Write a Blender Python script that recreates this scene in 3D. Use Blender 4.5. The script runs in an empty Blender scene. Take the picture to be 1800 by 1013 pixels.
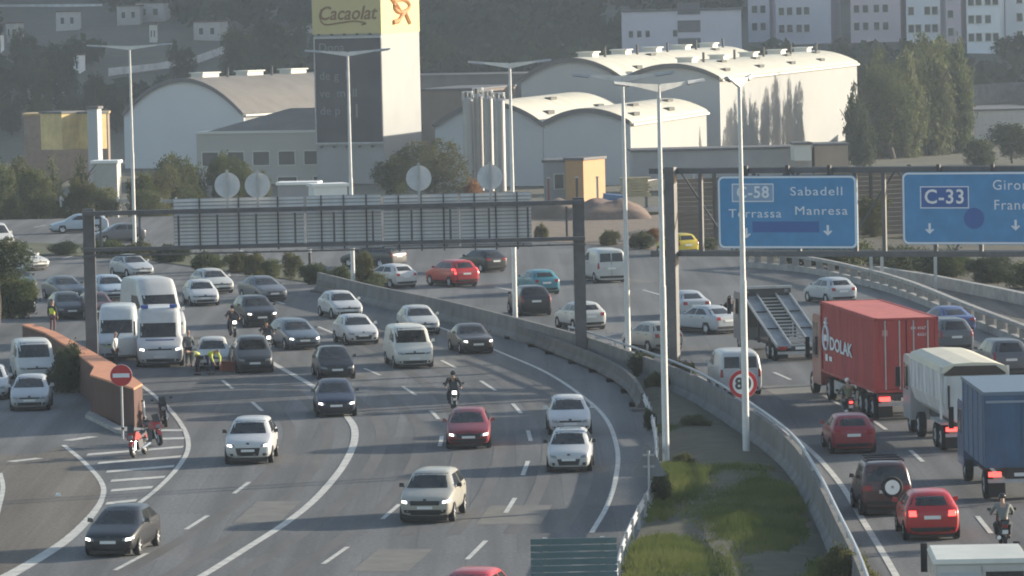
import bpy, bmesh, math, random
from mathutils import Vector, Matrix, noise
from mathutils.bvhtree import BVHTree
rnd = random.Random(7)
R = math.radians
SC = bpy.context.scene
COL = SC.collection
# ------------------------------------------------------------------ camera
F, H = 8500.0, 17.65                      # focal length in photo pixels (1800 wide), camera height in metres
PITCH, ROLL = math.atan(506.5 / F), 0.022
fw = Vector((0, math.cos(PITCH), -math.sin(PITCH)))
r0 = Vector((1, 0, 0)); u0 = Vector((0, math.sin(PITCH), math.cos(PITCH)))
XC = r0 * math.cos(ROLL) - u0 * math.sin(ROLL)
YC = u0 * math.cos(ROLL) + r0 * math.sin(ROLL)
cam = bpy.data.cameras.new('camera'); camo = bpy.data.objects.new('camera', cam); COL.objects.link(camo)
m = Matrix((XC, YC, -fw)).transposed().to_4x4(); m.translation = (0, 0, H); camo.matrix_world = m
cam.sensor_width = 36; cam.lens = F / 1800 * 36; cam.clip_start = 1; cam.clip_end = 6000
SC.camera = camo
# ------------------------------------------------------------------ light
SUN_EL, SUN_AZ = 13.0, 22.0               # azimuth measured from +X towards +Y
to_sun = Vector((math.cos(R(SUN_AZ)) * math.cos(R(SUN_EL)), math.sin(R(SUN_AZ)) * math.cos(R(SUN_EL)), math.sin(R(SUN_EL))))
world = bpy.data.worlds.new('World'); SC.world = world; world.use_nodes = True
wn = world.node_tree; bg = wn.nodes['Background']
sky = wn.nodes.new('ShaderNodeTexSky'); sky.sky_type = 'NISHITA'; sky.sun_disc = False
sky.sun_elevation = R(SUN_EL); sky.sun_rotation = R(90 - SUN_AZ); sky.air_density = 1.0; sky.dust_density = 1.0
wn.links.new(sky.outputs[0], bg.inputs[0]); bg.inputs[1].default_value = 0.12
sl = bpy.data.lights.new('sun', 'SUN'); sl.energy = 5.0; sl.angle = R(0.55); sl.color = (1.0, 0.90, 0.74)
so = bpy.data.objects.new('sun', sl); COL.objects.link(so); so.location = (60, 60, 60)
so.rotation_euler = to_sun.to_track_quat('Z', 'Y').to_euler()
SC.view_settings.view_transform = 'Standard'; SC.view_settings.look = 'None'
SC.view_settings.exposure = 0.97; SC.view_settings.gamma = 1.0; SC.view_settings.use_curve_mapping = False
SC.render.engine = 'CYCLES'
SC.cycles.use_denoising = True
SC.cycles.max_bounces = 6; SC.cycles.diffuse_bounces = 3; SC.cycles.glossy_bounces = 2; SC.cycles.volume_bounces = 0
SC.cycles.filter_width = 1.9
# ------------------------------------------------------------------ photo pixel -> place
def ray(px, py):
    return (fw + XC * ((px - 900) / F) + YC * ((506.5 - py) / F))
def G(px, py, z=0.0):
    d = ray(px, py); t = (H - z) / -d.z
    return Vector((d.x * t, d.y * t, z))
def AT(px, py, d):
    v = ray(px, py); t = d / v.y
    return Vector((v.x * t, d, H + v.z * t))
def Z_AT(px, py, d): return AT(px, py, d).z
def X_AT(px, d, py=400): return AT(px, py, d).x
# ------------------------------------------------------------------ helpers
def tag(o, label=None, cat=None, group=None, kind=None):
    if label: o['label'] = label
    if cat: o['category'] = cat
    if group: o['group'] = group
    if kind: o['kind'] = kind
    return o
def empty(name, loc=(0, 0, 0), rz=0.0, parent=None):
    o = bpy.data.objects.new(name, None); COL.objects.link(o)
    o.empty_display_size = .3; o.location = loc; o.rotation_euler = (0, 0, rz)
    if parent: o.parent = parent
    return o
def thing(name, label, cat, loc=(0, 0, 0), rz=0.0, group=None):
    return tag(empty(name, loc, rz), label, cat, group)
class MB:
    def __init__(s): s.v = []; s.f = []
    def add(s, vs, fs):
        o = len(s.v); s.v += [tuple(p) for p in vs]; s.f += [tuple(i + o for i in f) for f in fs]; return s
    def hexa(s, p):      # 8 points: bottom loop 0-3, top loop 4-7
        return s.add(p, [(0, 3, 2, 1), (4, 5, 6, 7), (0, 1, 5, 4), (1, 2, 6, 5), (2, 3, 7, 6), (3, 0, 4, 7)])
    def box(s, x0, x1, y0, y1, z0, z1):
        return s.hexa([(x0, y0, z0), (x1, y0, z0), (x1, y1, z0), (x0, y1, z0), (x0, y0, z1), (x1, y0, z1), (x1, y1, z1), (x0, y1, z1)])
    def cbox(s, c, sz):
        return s.box(c[0] - sz[0] / 2, c[0] + sz[0] / 2, c[1] - sz[1] / 2, c[1] + sz[1] / 2, c[2] - sz[2] / 2, c[2] + sz[2] / 2)
    def prism(s, poly, z0, z1):   # poly of (x,y), counter-clockwise
        n = len(poly)
        vs = [(p[0], p[1], z0) for p in poly] + [(p[0], p[1], z1) for p in poly]
        fs = [tuple(range(n - 1, -1, -1)), tuple(range(n, 2 * n))] + [(i, (i + 1) % n, n + (i + 1) % n, n + i) for i in range(n)]
        return s.add(vs, fs)
    def xprism(s, poly, x0, x1):  # poly of (y,z) extruded along x
        n = len(poly)
        vs = [(x0, p[0], p[1]) for p in poly] + [(x1, p[0], p[1]) for p in poly]
        fs = [tuple(range(n - 1, -1, -1)), tuple(range(n, 2 * n))] + [(i, (i + 1) % n, n + (i + 1) % n, n + i) for i in range(n)]
        return s.add(vs, fs)
    def yprism(s, poly, y0, y1):  # poly of (x,z) extruded along y
        n = len(poly)
        vs = [(p[0], y0, p[1]) for p in poly] + [(p[0], y1, p[1]) for p in poly]
        fs = [tuple(range(n)), tuple(range(2 * n - 1, n - 1, -1))] + [(i, n + i, n + (i + 1) % n, (i + 1) % n) for i in range(n)]
        return s.add(vs, fs)
    def tube(s, a, b, ra, rb=None, n=8):
        a = Vector(a); b = Vector(b); rb = ra if rb is None else rb
        d = (b - a).normalized(); x = d.orthogonal().normalized(); y = d.cross(x)
        vs = []
        for p, r in ((a, ra), (b, rb)):
            for i in range(n):
                t = 2 * math.pi * i / n; vs.append(p + x * (r * math.cos(t)) + y * (r * math.sin(t)))
        fs = [(i, (i + 1) % n, n + (i + 1) % n, n + i) for i in range(n)] + [tuple(range(n - 1, -1, -1)), tuple(range(n, 2 * n))]
        return s.add(vs, fs)
    def path(s, pts, r, n=6):
        for a, b in zip(pts, pts[1:]): s.tube(a, b, r, r, n)
        return s
    def mesh(s, name, smooth=None):
        me = bpy.data.meshes.new(name); me.from_pydata(s.v, [], s.f); me.update()
        bm = bmesh.new(); bm.from_mesh(me); bmesh.ops.recalc_face_normals(bm, faces=bm.faces); bm.to_mesh(me); bm.free()
        if smooth is not None:
            me.shade_smooth(); me.set_sharp_from_angle(angle=R(smooth))
        return me
    def obj(s, name, mat, parent=None, smooth=None, loc=None, rz=0):
        return link(name, s.mesh(name, smooth), mat, parent, loc, rz)
def link(name, me, mat=None, parent=None, loc=None, rz=0, override=False):
    o = bpy.data.objects.new(name, me); COL.objects.link(o)
    if mat:
        if not me.materials: me.materials.append(mat)
        if override or me.materials[0] is not mat:
            o.material_slots[0].link = 'OBJECT'; o.material_slots[0].material = mat
    if parent: o.parent = parent
    if loc is not None: o.location = loc
    if rz: o.rotation_euler = (0, 0, rz)
    return o
def catmull(pts, n=6):
    P = [Vector(p) for p in pts]; out = []
    for i in range(len(P) - 1):
        a = P[i - 1] if i else P[0] * 2 - P[1]; b, c = P[i], P[i + 1]
        d = P[i + 2] if i + 2 < len(P) else P[-1] * 2 - P[-2]
        for k in range(n):
            t = k / n
            out.append(.5 * ((2 * b) + (c - a) * t + (2 * a - 5 * b + 4 * c - d) * t * t + (3 * b - a - 3 * c + d) * t ** 3))
    out.append(P[-1]); return out
def ribbon(mb, pts, w, z):
    """flat strip of width w along ground points"""
    L = []; n = len(pts)
    for i, p in enumerate(pts):
        t = (pts[min(i + 1, n - 1)] - pts[max(i - 1, 0)]); t.z = 0; t.normalize(); s = Vector((-t.y, t.x, 0)) * (w / 2)
        L += [(p.x + s.x, p.y + s.y, z), (p.x - s.x, p.y - s.y, z)]
    mb.add(L, [(2 * i, 2 * i + 1, 2 * i + 3, 2 * i + 2) for i in range(n - 1)])
def wallstrip(mb, pts, prof):
    """profile [(offset, z)] swept along points"""
    n = len(pts); m_ = len(prof); L = []
    for i, p in enumerate(pts):
        t = (pts[min(i + 1, n - 1)] - pts[max(i - 1, 0)]); t.z = 0; t.normalize(); s = Vector((t.y, -t.x, 0))
        for o_, z_ in prof: L.append((p.x + s.x * o_, p.y + s.y * o_, z_))
    fs = [(i * m_ + j, i * m_ + (j + 1) % m_, (i + 1) * m_ + (j + 1) % m_, (i + 1) * m_ + j) for i in range(n - 1) for j in range(m_)]
    fs += [tuple(range(m_)), tuple((n - 1) * m_ + j for j in range(m_ - 1, -1, -1))]
    mb.add(L, fs)
# ------------------------------------------------------------------ materials
MATS = {}
def mat(name, col, rough=.6, metal=0.0, var=0.0, scale=1.5, col2=None, emit=0.0, coat=0.0, spec=.5, bump=0.0, detail=5, stretch=None, emit_col=None, trans=0.0):
    if name in MATS: return MATS[name]
    M = bpy.data.materials.new(name); M.use_nodes = True; nt = M.node_tree; b = nt.nodes['Principled BSDF']
    b.inputs['Base Color'].default_value = (*col, 1); b.inputs['Roughness'].default_value = rough; b.inputs['Metallic'].default_value = metal
    b.inputs['Specular IOR Level'].default_value = spec
    if coat: b.inputs['Coat Weight'].default_value = coat; b.inputs['Coat Roughness'].default_value = .08
    if emit:
        b.inputs['Emission Color'].default_value = (*(emit_col or col), 1); b.inputs['Emission Strength'].default_value = emit
    if var or col2:
        tc = nt.nodes.new('ShaderNodeTexCoord'); no = nt.nodes.new('ShaderNodeTexNoise')
        no.inputs['Scale'].default_value = scale; no.inputs['Detail'].default_value = detail; no.inputs['Roughness'].default_value = .65
        if stretch:
            mp = nt.nodes.new('ShaderNodeMapping'); mp.inputs['Scale'].default_value = stretch
            nt.links.new(tc.outputs['Object'], mp.inputs[0]); nt.links.new(mp.outputs[0], no.inputs['Vector'])
        else: nt.links.new(tc.outputs['Object'], no.inputs['Vector'])
        cr = nt.nodes.new('ShaderNodeValToRGB'); cr.color_ramp.elements[0].position = .32; cr.color_ramp.elements[1].position = .68
        a = tuple(max(0, c * (1 - var)) for c in col) if not col2 else col
        c2 = tuple(min(1, c * (1 + var)) for c in col) if not col2 else col2
        cr.color_ramp.elements[0].color = (*a, 1); cr.color_ramp.elements[1].color = (*c2, 1)
        nt.links.new(no.outputs['Fac'], cr.inputs[0]); nt.links.new(cr.outputs[0], b.inputs['Base Color'])
        if bump:
            bp = nt.nodes.new('ShaderNodeBump'); bp.inputs['Strength'].default_value = bump; bp.inputs['Distance'].default_value = .05
            nt.links.new(no.outputs['Fac'], bp.inputs['Height']); nt.links.new(bp.outputs[0], b.inputs['Normal'])
    MATS[name] = M; return M
def paint(name, col, dirt=.10):
    return mat('paint_' + name, col, rough=.38, var=dirt, scale=1.1, coat=.35)
glass = mat('car_glass', (.010, .012, .014), rough=.06, spec=.6, col2=(.045, .045, .043), scale=1.6, detail=3)
tyre = mat('tyre_rubber', (.018, .018, .019), rough=.85, var=.3, scale=6)
rimm = mat('rim_alloy', (.60, .61, .62), rough=.4, metal=.3)
black = mat('black_plastic', (.018, .018, .02), rough=.55)
dgrey = mat('dark_grey_plastic', (.05, .05, .055), rough=.6)
chrome = mat('chrome_trim', (.55, .56, .58), rough=.25, metal=.9)
lampoff = mat('lamp_glass', (.20, .21, .23), rough=.12, spec=.8)
lampon = mat('headlight_lit', (1, .96, .88), rough=.2, emit=2.6)
tailoff = mat('tail_lamp_red', (.30, .012, .012), rough=.2)
tailon = mat('tail_lamp_lit', (1, .06, .05), rough=.2, emit=2.2)
platem = mat('plate_white', (.72, .72, .70), rough=.5)
plateink = mat('plate_ink', (.04, .04, .05), rough=.6)
galv = mat('galvanised_steel', (.42, .43, .44), rough=.45, metal=.35, var=.15, scale=3)
polew = mat('pole_white_paint', (.62, .62, .60), rough=.5, var=.10, scale=2)
steelg = mat('gantry_grey_steel', (.10, .10, .105), rough=.55, var=.18, scale=2)
signback = mat('sign_back_aluminium', (.60, .61, .62), rough=.5, metal=.0, var=.12, scale=2)
white = mat('white_paint', (.78, .78, .76), rough=.5, var=.05)
red_s = mat('sign_red', (.45, .02, .03), rough=.4)
blue_s = mat('sign_blue', (.055, .24, .47), rough=.45, var=.10, scale=1.2)
blue_d = mat('sign_dark_blue_patch', (.03, .11, .34), rough=.5)
sign_w = mat('sign_white', (.70, .74, .78), rough=.45)
concrete = mat('concrete', (.30, .29, .275), rough=.85, var=.22, scale=1.3, bump=.2)
concrete_d = mat('concrete_grey', (.15, .148, .142), rough=.85, var=.25, scale=.9)
line_m = mat('road_paint', (.50, .49, .45), rough=.7, var=.25, scale=2.2)
# ------------------------------------------------------------------ terrain
def terr(x, y):
    if y < 408: z = 0.0
    elif y < 440: z = -2.5 * (y - 408) / 32
    elif y < 690: z = -2.5
    else:
        t = y - 690
        z = -2.5 + .068 * t + 2.2e-5 * t * t
    if y > 690:
        k = min(1, (y - 690) / 150)
        z += k * (5.0 * noise.noise(Vector((x * .006, y * .005, 3.1))) + 2.5 * noise.noise(Vector((x * .02, y * .012, 9.2))))
    if y > 800 and x > 100:      # unseen ridge added on the right to keep the hillside in shade
        z += 190 * (min(1, (x - 100) / 250) ** 1.2) * min(1, (y - 800) / 60)
    return z
def grid(name, xs, ys, fz, mat_):
    nx = len(xs); v = [(x, y, fz(x, y)) for y in ys for x in xs]
    f = [(j * nx + i, j * nx + i + 1, (j + 1) * nx + i + 1, (j + 1) * nx + i) for j in range(len(ys) - 1) for i in range(nx - 1)]
    me = bpy.data.meshes.new(name); me.from_pydata(v, [], f); me.update(); me.shade_smooth()
    return link(name, me, mat_)
soil = mat('ground_scrub', (.055, .060, .038), rough=.95, col2=(.10, .088, .058), scale=.25, detail=8)
ys = [-60, 0, 60, 120, 200, 300, 380] + list(range(400, 460, 4)) + list(range(460, 700, 30)) + list(range(700, 1100, 12)) + list(range(1100, 2600, 60))
xs = list(range(-420, -120, 30)) + list(range(-120, 121, 6)) + list(range(150, 421, 30))
grid('ground', xs, ys, lambda x, y: terr(x, y) - .05, soil)['kind'] = 'structure'

def asphalt(name, base, patch):
    M = bpy.data.materials.new(name); M.use_nodes = True; nt = M.node_tree; b = nt.nodes['Principled BSDF']; L = nt.links
    b.inputs['Roughness'].default_value = .8; b.inputs['Specular IOR Level'].default_value = .06
    tc = nt.nodes.new('ShaderNodeTexCoord')
    def nz(scale, sx=1, sy=1, det=6):
        mp = nt.nodes.new('ShaderNodeMapping'); mp.inputs['Scale'].default_value = (sx, sy, 1)
        n = nt.nodes.new('ShaderNodeTexNoise'); n.inputs['Scale'].default_value = scale; n.inputs['Detail'].default_value = det
        L.new(tc.outputs['Object'], mp.inputs[0]); L.new(mp.outputs[0], n.inputs['Vector']); return n
    def ramp(src, p0, p1, c0, c1):
        r = nt.nodes.new('ShaderNodeValToRGB'); r.color_ramp.elements[0].position = p0; r.color_ramp.elements[1].position = p1
        r.color_ramp.elements[0].color = (*c0, 1); r.color_ramp.elements[1].color = (*c1, 1); L.new(src, r.inputs[0]); return r
    big = ramp(nz(.09, 1, .35).outputs['Fac'], .35, .65, base, patch)
    band = ramp(nz(.55, 1.6, .04, 3).outputs['Fac'], .40, .62, (.80, .80, .80), (1.06, 1.06, 1.06))
    fine = ramp(nz(7, 1, .6, 8).outputs['Fac'], .3, .7, (.82, .82, .82), (1.12, 1.12, 1.12))
    # worn repair patches: rectangular cells
    vo = nt.nodes.new('ShaderNodeTexBrick'); vo.inputs['Scale'].default_value = 1; vo.inputs['Mortar Size'].default_value = .02
    vo.inputs['Brick Width'].default_value = 3.3; vo.inputs['Row Height'].default_value = 14; vo.inputs['Color1'].default_value = (.90, .90, .90, 1); vo.inputs['Color2'].default_value = (1.06, 1.06, 1.05, 1); vo.inputs['Mortar'].default_value = (.82, .82, .82, 1)
    L.new(tc.outputs['Object'], vo.inputs['Vector'])
    cur = big.outputs[0]
    for o in (band.outputs[0], fine.outputs[0], vo.outputs[0]):
        mx = nt.nodes.new('ShaderNodeMix'); mx.data_type = 'RGBA'; mx.blend_type = 'MULTIPLY'; mx.inputs[0].default_value = 1
        L.new(cur, mx.inputs[6]); L.new(o, mx.inputs[7]); cur = mx.outputs[2]
    L.new(cur, b.inputs['Base Color'])
    return M
asph = asphalt('asphalt', (.148, .150, .153), (.198, .199, .20))
asph2 = asphalt('asphalt_light', (.165, .150, .132), (.21, .19, .165))
grid('road', [x for x in range(-75, 76, 5)], list(range(90, 410, 8)) + [409], lambda x, y: 0.0, asph)['kind'] = 'structure'

def GP(pts, z=0.0): return [G(x, y, z) for x, y in pts]
ZL = .012
# ---- markings
def lines(name, polys, w, closed=False):
    mb = MB()
    for p in polys: ribbon(mb, p, w, ZL)
    o = mb.obj(name, line_m); o['kind'] = 'structure'; return o
edge_l = catmull(GP([(180, 632), (235, 668), (290, 712), (322, 752), (331, 785), (318, 815), (285, 852), (240, 888), (192, 915)]))
solid_l = catmull(GP([(440, 615), (490, 645), (560, 686), (612, 735), (624, 768), (606, 815), (560, 872), (505, 918), (440, 960), (355, 1013), (270, 1060), (150, 1120)]))
edge_r = catmull(GP([(700, 553), (790, 582), (880, 620), (960, 655), (1025, 698), (1066, 738), (1085, 790), (1083, 838), (1068, 888), (1040, 937)]))
ramp_l = catmull(GP([(112, 783), (150, 815), (178, 848), (180, 875), (158, 910), (110, 955), (25, 1007), (-60, 1050)]))
right_l = catmull(GP([(1225, 662), (1290, 697), (1350, 737), (1400, 772), (1439, 806), (1480, 855), (1518, 917), (1573, 1009), (1600, 1070)]))
far_r = catmull(GP([(690, 512), (790, 508), (950, 520), (1100, 560)]))
lines('edge_line', [edge_l], .20); lines('lane_line', [solid_l], .30); lines('edge_line', [edge_r], .18)
lines('edge_line', [right_l], .22)
lines('edge_line', [catmull(GP([(0, 832), (5, 860), (-5, 905)]))], .18)
mb = MB()
# ramp line widens toward the camera
for a, b, w in zip(ramp_l, ramp_l[1:], [.2 + .45 * max(0, i - 18) / 24 for i in range(len(ramp_l))]): ribbon(mb, [a, b + (b - a) * .02], w, ZL)
o = mb.obj('edge_line', line_m); o['kind'] = 'structure'
mb = MB()
dashes = [((391, 669), (409, 684)), ((443, 707), (461, 723)), ((411, 868), (438, 848)), ((327, 931), (365, 907)), ((202, 1003), (258, 973)),
          ((708, 680), (731, 695)), ((757, 722), (771, 737)), ((773, 785), (777, 767)), ((753, 836), (762, 822)), ((672, 913), (702, 887)), ((568, 992), (611, 962)),
          ((776, 634), (801, 647)), ((845, 670), (871, 687)), ((901, 710), (916, 727)), ((928, 757), (933, 776)), ((919, 836), (928, 811)), ((889, 902), (905, 876)), ((821, 984), (854, 951)),
          ((640, 648), (668, 660)), ((560, 575), (590, 588)), ((820, 560), (860, 575)), ((470, 525), (500, 535)), ((350, 600), (372, 612)),
          ((1450, 697), (1480, 714)), ((1535, 740), (1558, 756)), ((1600, 792), (1622, 812)), ((1718, 908), (1742, 938)), ((1360, 655), (1390, 668)),
          ((1240, 545), (1270, 555)), ((1130, 510), (1165, 520)), ((870, 505), (905, 512)), ((420, 440), (440, 446)), ((300, 562), (322, 571)), ((110, 455), (140, 447)), ((60, 400), (80, 396))]
for a, b in dashes: ribbon(mb, [G(*a), G(*b)], .17, ZL)
o = mb.obj('lane_dashes', line_m); o['kind'] = 'structure'
mb = MB()
stripes = [((283, 757), (322, 757)), ((283, 772), (324, 771)), ((153, 800), (322, 786)), ((172, 815), (318, 803)), ((187, 830), (306, 820)), ((195, 846), (290, 839)), ((195, 863), (268, 857)), ((186, 886), (240, 880))]
for a, b in stripes:
    a, b = G(*a), G(*b); mb.add([(a.x, a.y - .4, ZL), (b.x, b.y - .4, ZL), (b.x, b.y + .45, ZL), (a.x, a.y + .45, ZL)], [(0, 1, 2, 3)])
for a, b in (((118, 775), (165, 768)), ((18, 812), (70, 806))): ribbon(mb, [G(*a), G(*b)], .5, ZL)
o = mb.obj('gore_stripes', line_m); o['kind'] = 'structure'
def interp_in(y): return max(-12, min(16, (y - 190) * .17))
# worn wheel tracks, sealed cracks and repair patches plus one painted sunlit patch
trk = mat('asphalt_worn_track', (.115, .112, .108), rough=.75, col2=(.165, .16, .154), scale=.8, detail=8, spec=.1, stretch=(1, .15, 1))
mb = MB()
for base, offs in ((edge_r, (-1.1, -2.7, -4.6, -6.2)), (solid_l, (1.1, 2.7, -1.1, -2.7))):
    for o_ in offs:
        P_ = []
        for i, p in enumerate(base):
            t = base[min(i + 1, len(base) - 1)] - base[max(i - 1, 0)]; t.normalize(); P_.append(p + Vector((t.y, -t.x, 0)) * -o_)
        ribbon(mb, P_, .5, .003 + .0004 * (abs(o_) + (5 if base is edge_r else 0)))
mb.obj('tyre_tracks', trk)['kind'] = 'structure'
mb = MB()
for px, py, w_, l_ in ((905, 905, 2.2, 6), (470, 900, 1.6, 7), (1400, 690, 2.2, 8), (690, 985, 1.8, 6)):  # first entry paints sunlit asphalt between shadows as a paler patch
    g = G(px, py); a_ = R(interp_in(g.y)); t = Vector((math.sin(a_), -math.cos(a_), 0)); n_ = Vector((t.y, -t.x, 0))
    mb.add([tuple(g + t * (e * l_ / 2) + n_ * (f * w_ / 2) + Vector((0, 0, .007))) for e, f in ((-1, -1), (1, -1), (1, 1), (-1, 1))], [(0, 1, 2, 3)])
mb.obj('repair_and_lit_patches', mat('asphalt_repair_and_lit', (.17, .166, .155), rough=.85, col2=(.225, .218, .20), scale=1.2, spec=.06))['kind'] = 'structure'
# gore island hatch surface and lighter ramp asphalt
rp = [G(x, y) for x, y in [(-120, 800), (60, 800), (112, 783), (150, 815), (178, 848), (180, 875), (158, 910), (110, 955), (25, 1007), (-60, 1060), (-200, 1060)]]
o = MB().add([(p.x, p.y, .006) for p in rp], [tuple(range(len(rp)))]).obj('ramp_road', asph2); o['kind'] = 'structure'

# ---- median between carriageways
T_px = [(560, 478), (660, 502), (800, 531), (1000, 582), (1100, 614), (1215, 657), (1310, 712), (1390, 772), (1437, 840), (1475, 915), (1510, 987), (1535, 1060), (1545, 1120)]
N_px = [(560, 492), (680, 514), (800, 540), (926, 577), (1003, 606), (1064, 631), (1110, 660), (1134, 700), (1148, 745), (1152, 790), (1146, 840), (1118, 892), (1092, 950), (1078, 1013), (1070, 1060), (1050, 1120)]
T = catmull(GP(T_px, 1.15), 5); N = catmull(GP(N_px, .75), 5)
T0 = [Vector((p.x, p.y, 0)) for p in T]; N0 = [Vector((p.x, p.y, 0)) for p in N]
def at_y(pl, y):
    for a, b in zip(pl, pl[1:]):
        if (a.y - y) * (b.y - y) <= 0 and a.y != b.y: return a.x + (b.x - a.x) * (y - a.y) / (b.y - a.y)
    return (pl[0] if abs(pl[0].y - y) < abs(pl[-1].y - y) else pl[-1]).x
vs, fs, rows = [], [], [131 + i * 2 for i in range(84)]
for y in rows:
    xa, xb = at_y(N0, y) + .15, at_y(T0, y) - .2
    for k in range(7):
        t = k / 6; x = xa + (xb - xa) * t
        vs.append((x, y, .05 + .25 * math.sin(t * math.pi) + .07 * noise.noise(Vector((x * .8, y * .4, 0)))))
for j in range(len(rows) - 1):
    for k in range(6): fs.append((j * 7 + k, j * 7 + k + 1, j * 7 + k + 8, j * 7 + k + 7))
verge_m = mat('verge_soil', (.050, .052, .032), rough=.95, col2=(.095, .088, .055), scale=1.1, detail=8, bump=.5)
me = bpy.data.meshes.new('verge'); me.from_pydata(vs, [], fs); me.update(); me.shade_smooth()
link('verge', me, verge_m)['kind'] = 'structure'
# concrete median wall, in separate cast sections, with steel top rail
def sections(pl, length):
    out = []; cur = [pl[0]]; acc = 0
    for a, b in zip(pl, pl[1:]):
        acc += (b - a).length; cur.append(b)
        if acc >= length: out.append(cur); cur = [b]; acc = 0
    if len(cur) > 1: out.append(cur)
    return out
def shrink(seg, g=.02):
    s = [p.copy() for p in seg]
    s[0] += (s[1] - s[0]).normalized() * g; s[-1] += (s[-2] - s[-1]).normalized() * g; return s
wall = thing('median_wall', 'long grey concrete median wall with steel rail beside the right carriageway', 'wall', (T0[0].x, T0[0].y, 0))
off = Vector((T0[0].x, T0[0].y, 0))
for sg in sections(T0, 6.0):
    mb = MB(); wallstrip(mb, [p - off for p in shrink(sg)], [(-.34, 0), (-.34, .12), (-.16, .38), (-.10, 1.12), (.10, 1.12), (.16, .38), (.34, .12), (.34, 0)])
    mb.obj('wall_section', concrete_d, wall)
mb = MB(); mb.path([p - off + Vector((0, 0, 1.36)) for p in T0 if p.y < 240], .06)
mb.obj('rail', galv, wall)
for i, p in enumerate([p for p in T0 if p.y < 240][::2]):
    MB().box(-.04, .04, -.04, .04, 1.1, 1.34).obj('post', galv, wall, loc=p - off)
# guard barrier at the right edge of the left carriageway: concrete far part, steel rail near part
NB = [p for p in N0 if p.y > 205]; NR = [p for p in N0 if p.y <= 207]
off = Vector((NB[0].x, NB[0].y, 0))
bar = thing('kerbside_barrier', 'low dirty concrete barrier with drain notches along the outer bend of the left carriageway', 'barrier', off)
for sg in sections(NB, 5.0):
    mb = MB(); wallstrip(mb, [p - off for p in shrink(sg)], [(-.28, .10), (-.26, .2), (-.12, .38), (-.09, .75), (.09, .75), (.12, .38), (.26, .2), (.28, .10)])
    for e in (sg[0], sg[-1]):
        q = e - off; mb.box(q.x - .5, q.x + .5, q.y - .5, q.y + .5, 0, .12)
    mb.obj('wall_section', mat('concrete_dirty', (.115, .11, .102), rough=.9, var=.3, scale=.8), bar)
off = Vector((NR[0].x, NR[0].y, 0))
gr = thing('guard_rail', 'bent galvanised guard rail on slim posts beside the grass verge', 'guard rail', off)
mb = MB(); wallstrip(mb, [p - off for p in NR], [(-.04, .42), (.02, .48), (-.03, .56), (.02, .64), (-.04, .74), (-.07, .74), (-.02, .64), (-.07, .56), (-.02, .48), (-.07, .42)])
mb.obj('beam', galv, gr)
acc = 0; last = NR[0]
for p in NR:
    acc += (p - last).length; last = p
    if acc > 2.4: acc = 0; MB().box(.03, .13, -.05, .05, 0, .80).obj('post', galv, gr, loc=p - off)
# ---- hedge verge between carriageways, far left
hv = GP([(-60, 425), (150, 430), (300, 440), (430, 455), (520, 470), (600, 482), (660, 498), (640, 512), (560, 500), (480, 488), (380, 476), (260, 458), (120, 450), (-60, 452)])
MB().add([(p.x, p.y, .05) for p in hv], [tuple(range(len(hv)))]).obj('hedge_verge', mat('verge_green', (.035, .048, .018), rough=.95, col2=(.075, .082, .036), scale=.6, detail=8))['kind'] = 'structure'
# ---- far edge guard rail, upper left
er = [G(x, y) for x, y in [(-40, 362), (80, 362), (180, 364), (310, 366)]]
off = er[0].copy(); fr = thing('guard_rail', 'distant guard rail with short white posts in front of the left tree belt', 'guard rail', off)
mb = MB(); wallstrip(mb, [p - off for p in er], [(-.05, .45), (-.05, .75), (.03, .75), (.03, .45)]); mb.obj('beam', galv, fr)
for k in range(15):
    t = k / 14; p = er[0].lerp(er[-1], t) if True else None
    MB().box(-.09, .09, -.16, -.06, 0, .95).obj('post', white, fr, loc=p - off)
# ---- right side ramp with balustrade
rp_px = [(1310, 470), (1420, 480), (1520, 502), (1600, 526), (1700, 568), (1800, 608), (1900, 650)]
rb = catmull(GP(rp_px), 5); off = rb[0].copy()
ba = thing('balustrade', 'pale concrete balustrade with square openings climbing along the right slip road', 'balustrade', off)
mb = MB(); wallstrip(mb, [p - off for p in rb], [(-.15, .85), (-.15, 1.05), (.15, 1.05), (.15, .85)]); mb.obj('top_rail', concrete, ba)
mb = MB(); wallstrip(mb, [p - off for p in rb], [(-.15, 0), (-.15, .38), (.15, .38), (.15, 0)]); mb.obj('plinth', concrete, ba)
acc = 0; last = rb[0]
for p in rb:
    MB().box(-.22, .22, -.12, .12, .38, .85).obj('post', concrete, ba, loc=p - off)
sl_px = [(1330, 460), (1420, 468), (1530, 488), (1640, 501), (1800, 522), (1980, 552), (1980, 640), (1900, 640), (1800, 598), (1700, 558), (1600, 517), (1520, 494), (1420, 473), (1320, 462)]
sp = GP(sl_px); MB().add([(p.x, p.y, .02) for p in sp], [tuple(range(len(sp)))]).obj('slip_road', asph2)['kind'] = 'structure'
rb2 = GP([(1540, 488), (1640, 504), (1760, 528), (1900, 560)]); off = rb2[0].copy()
mb = MB(); wallstrip(mb, [p - off for p in rb2], [(-.2, 0), (-.2, .7), (.2, .7), (.2, 0)])
tag(mb.obj('low_wall', concrete, loc=off), 'low pale concrete wall across the slip road below the blue signs', 'wall')
sv_ = GP([(1290, 446), (1330, 458), (1420, 466), (1530, 486), (1640, 499), (1800, 520), (1980, 550), (1980, 400), (1290, 400)])
MB().add([(p.x, p.y, .03) for p in sv_], [tuple(range(len(sv_)))]).obj('roadside_verge', mat('verge_dark', (.035, .036, .022), rough=.95, col2=(.075, .066, .045), scale=.5, detail=8))['kind'] = 'structure'
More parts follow.
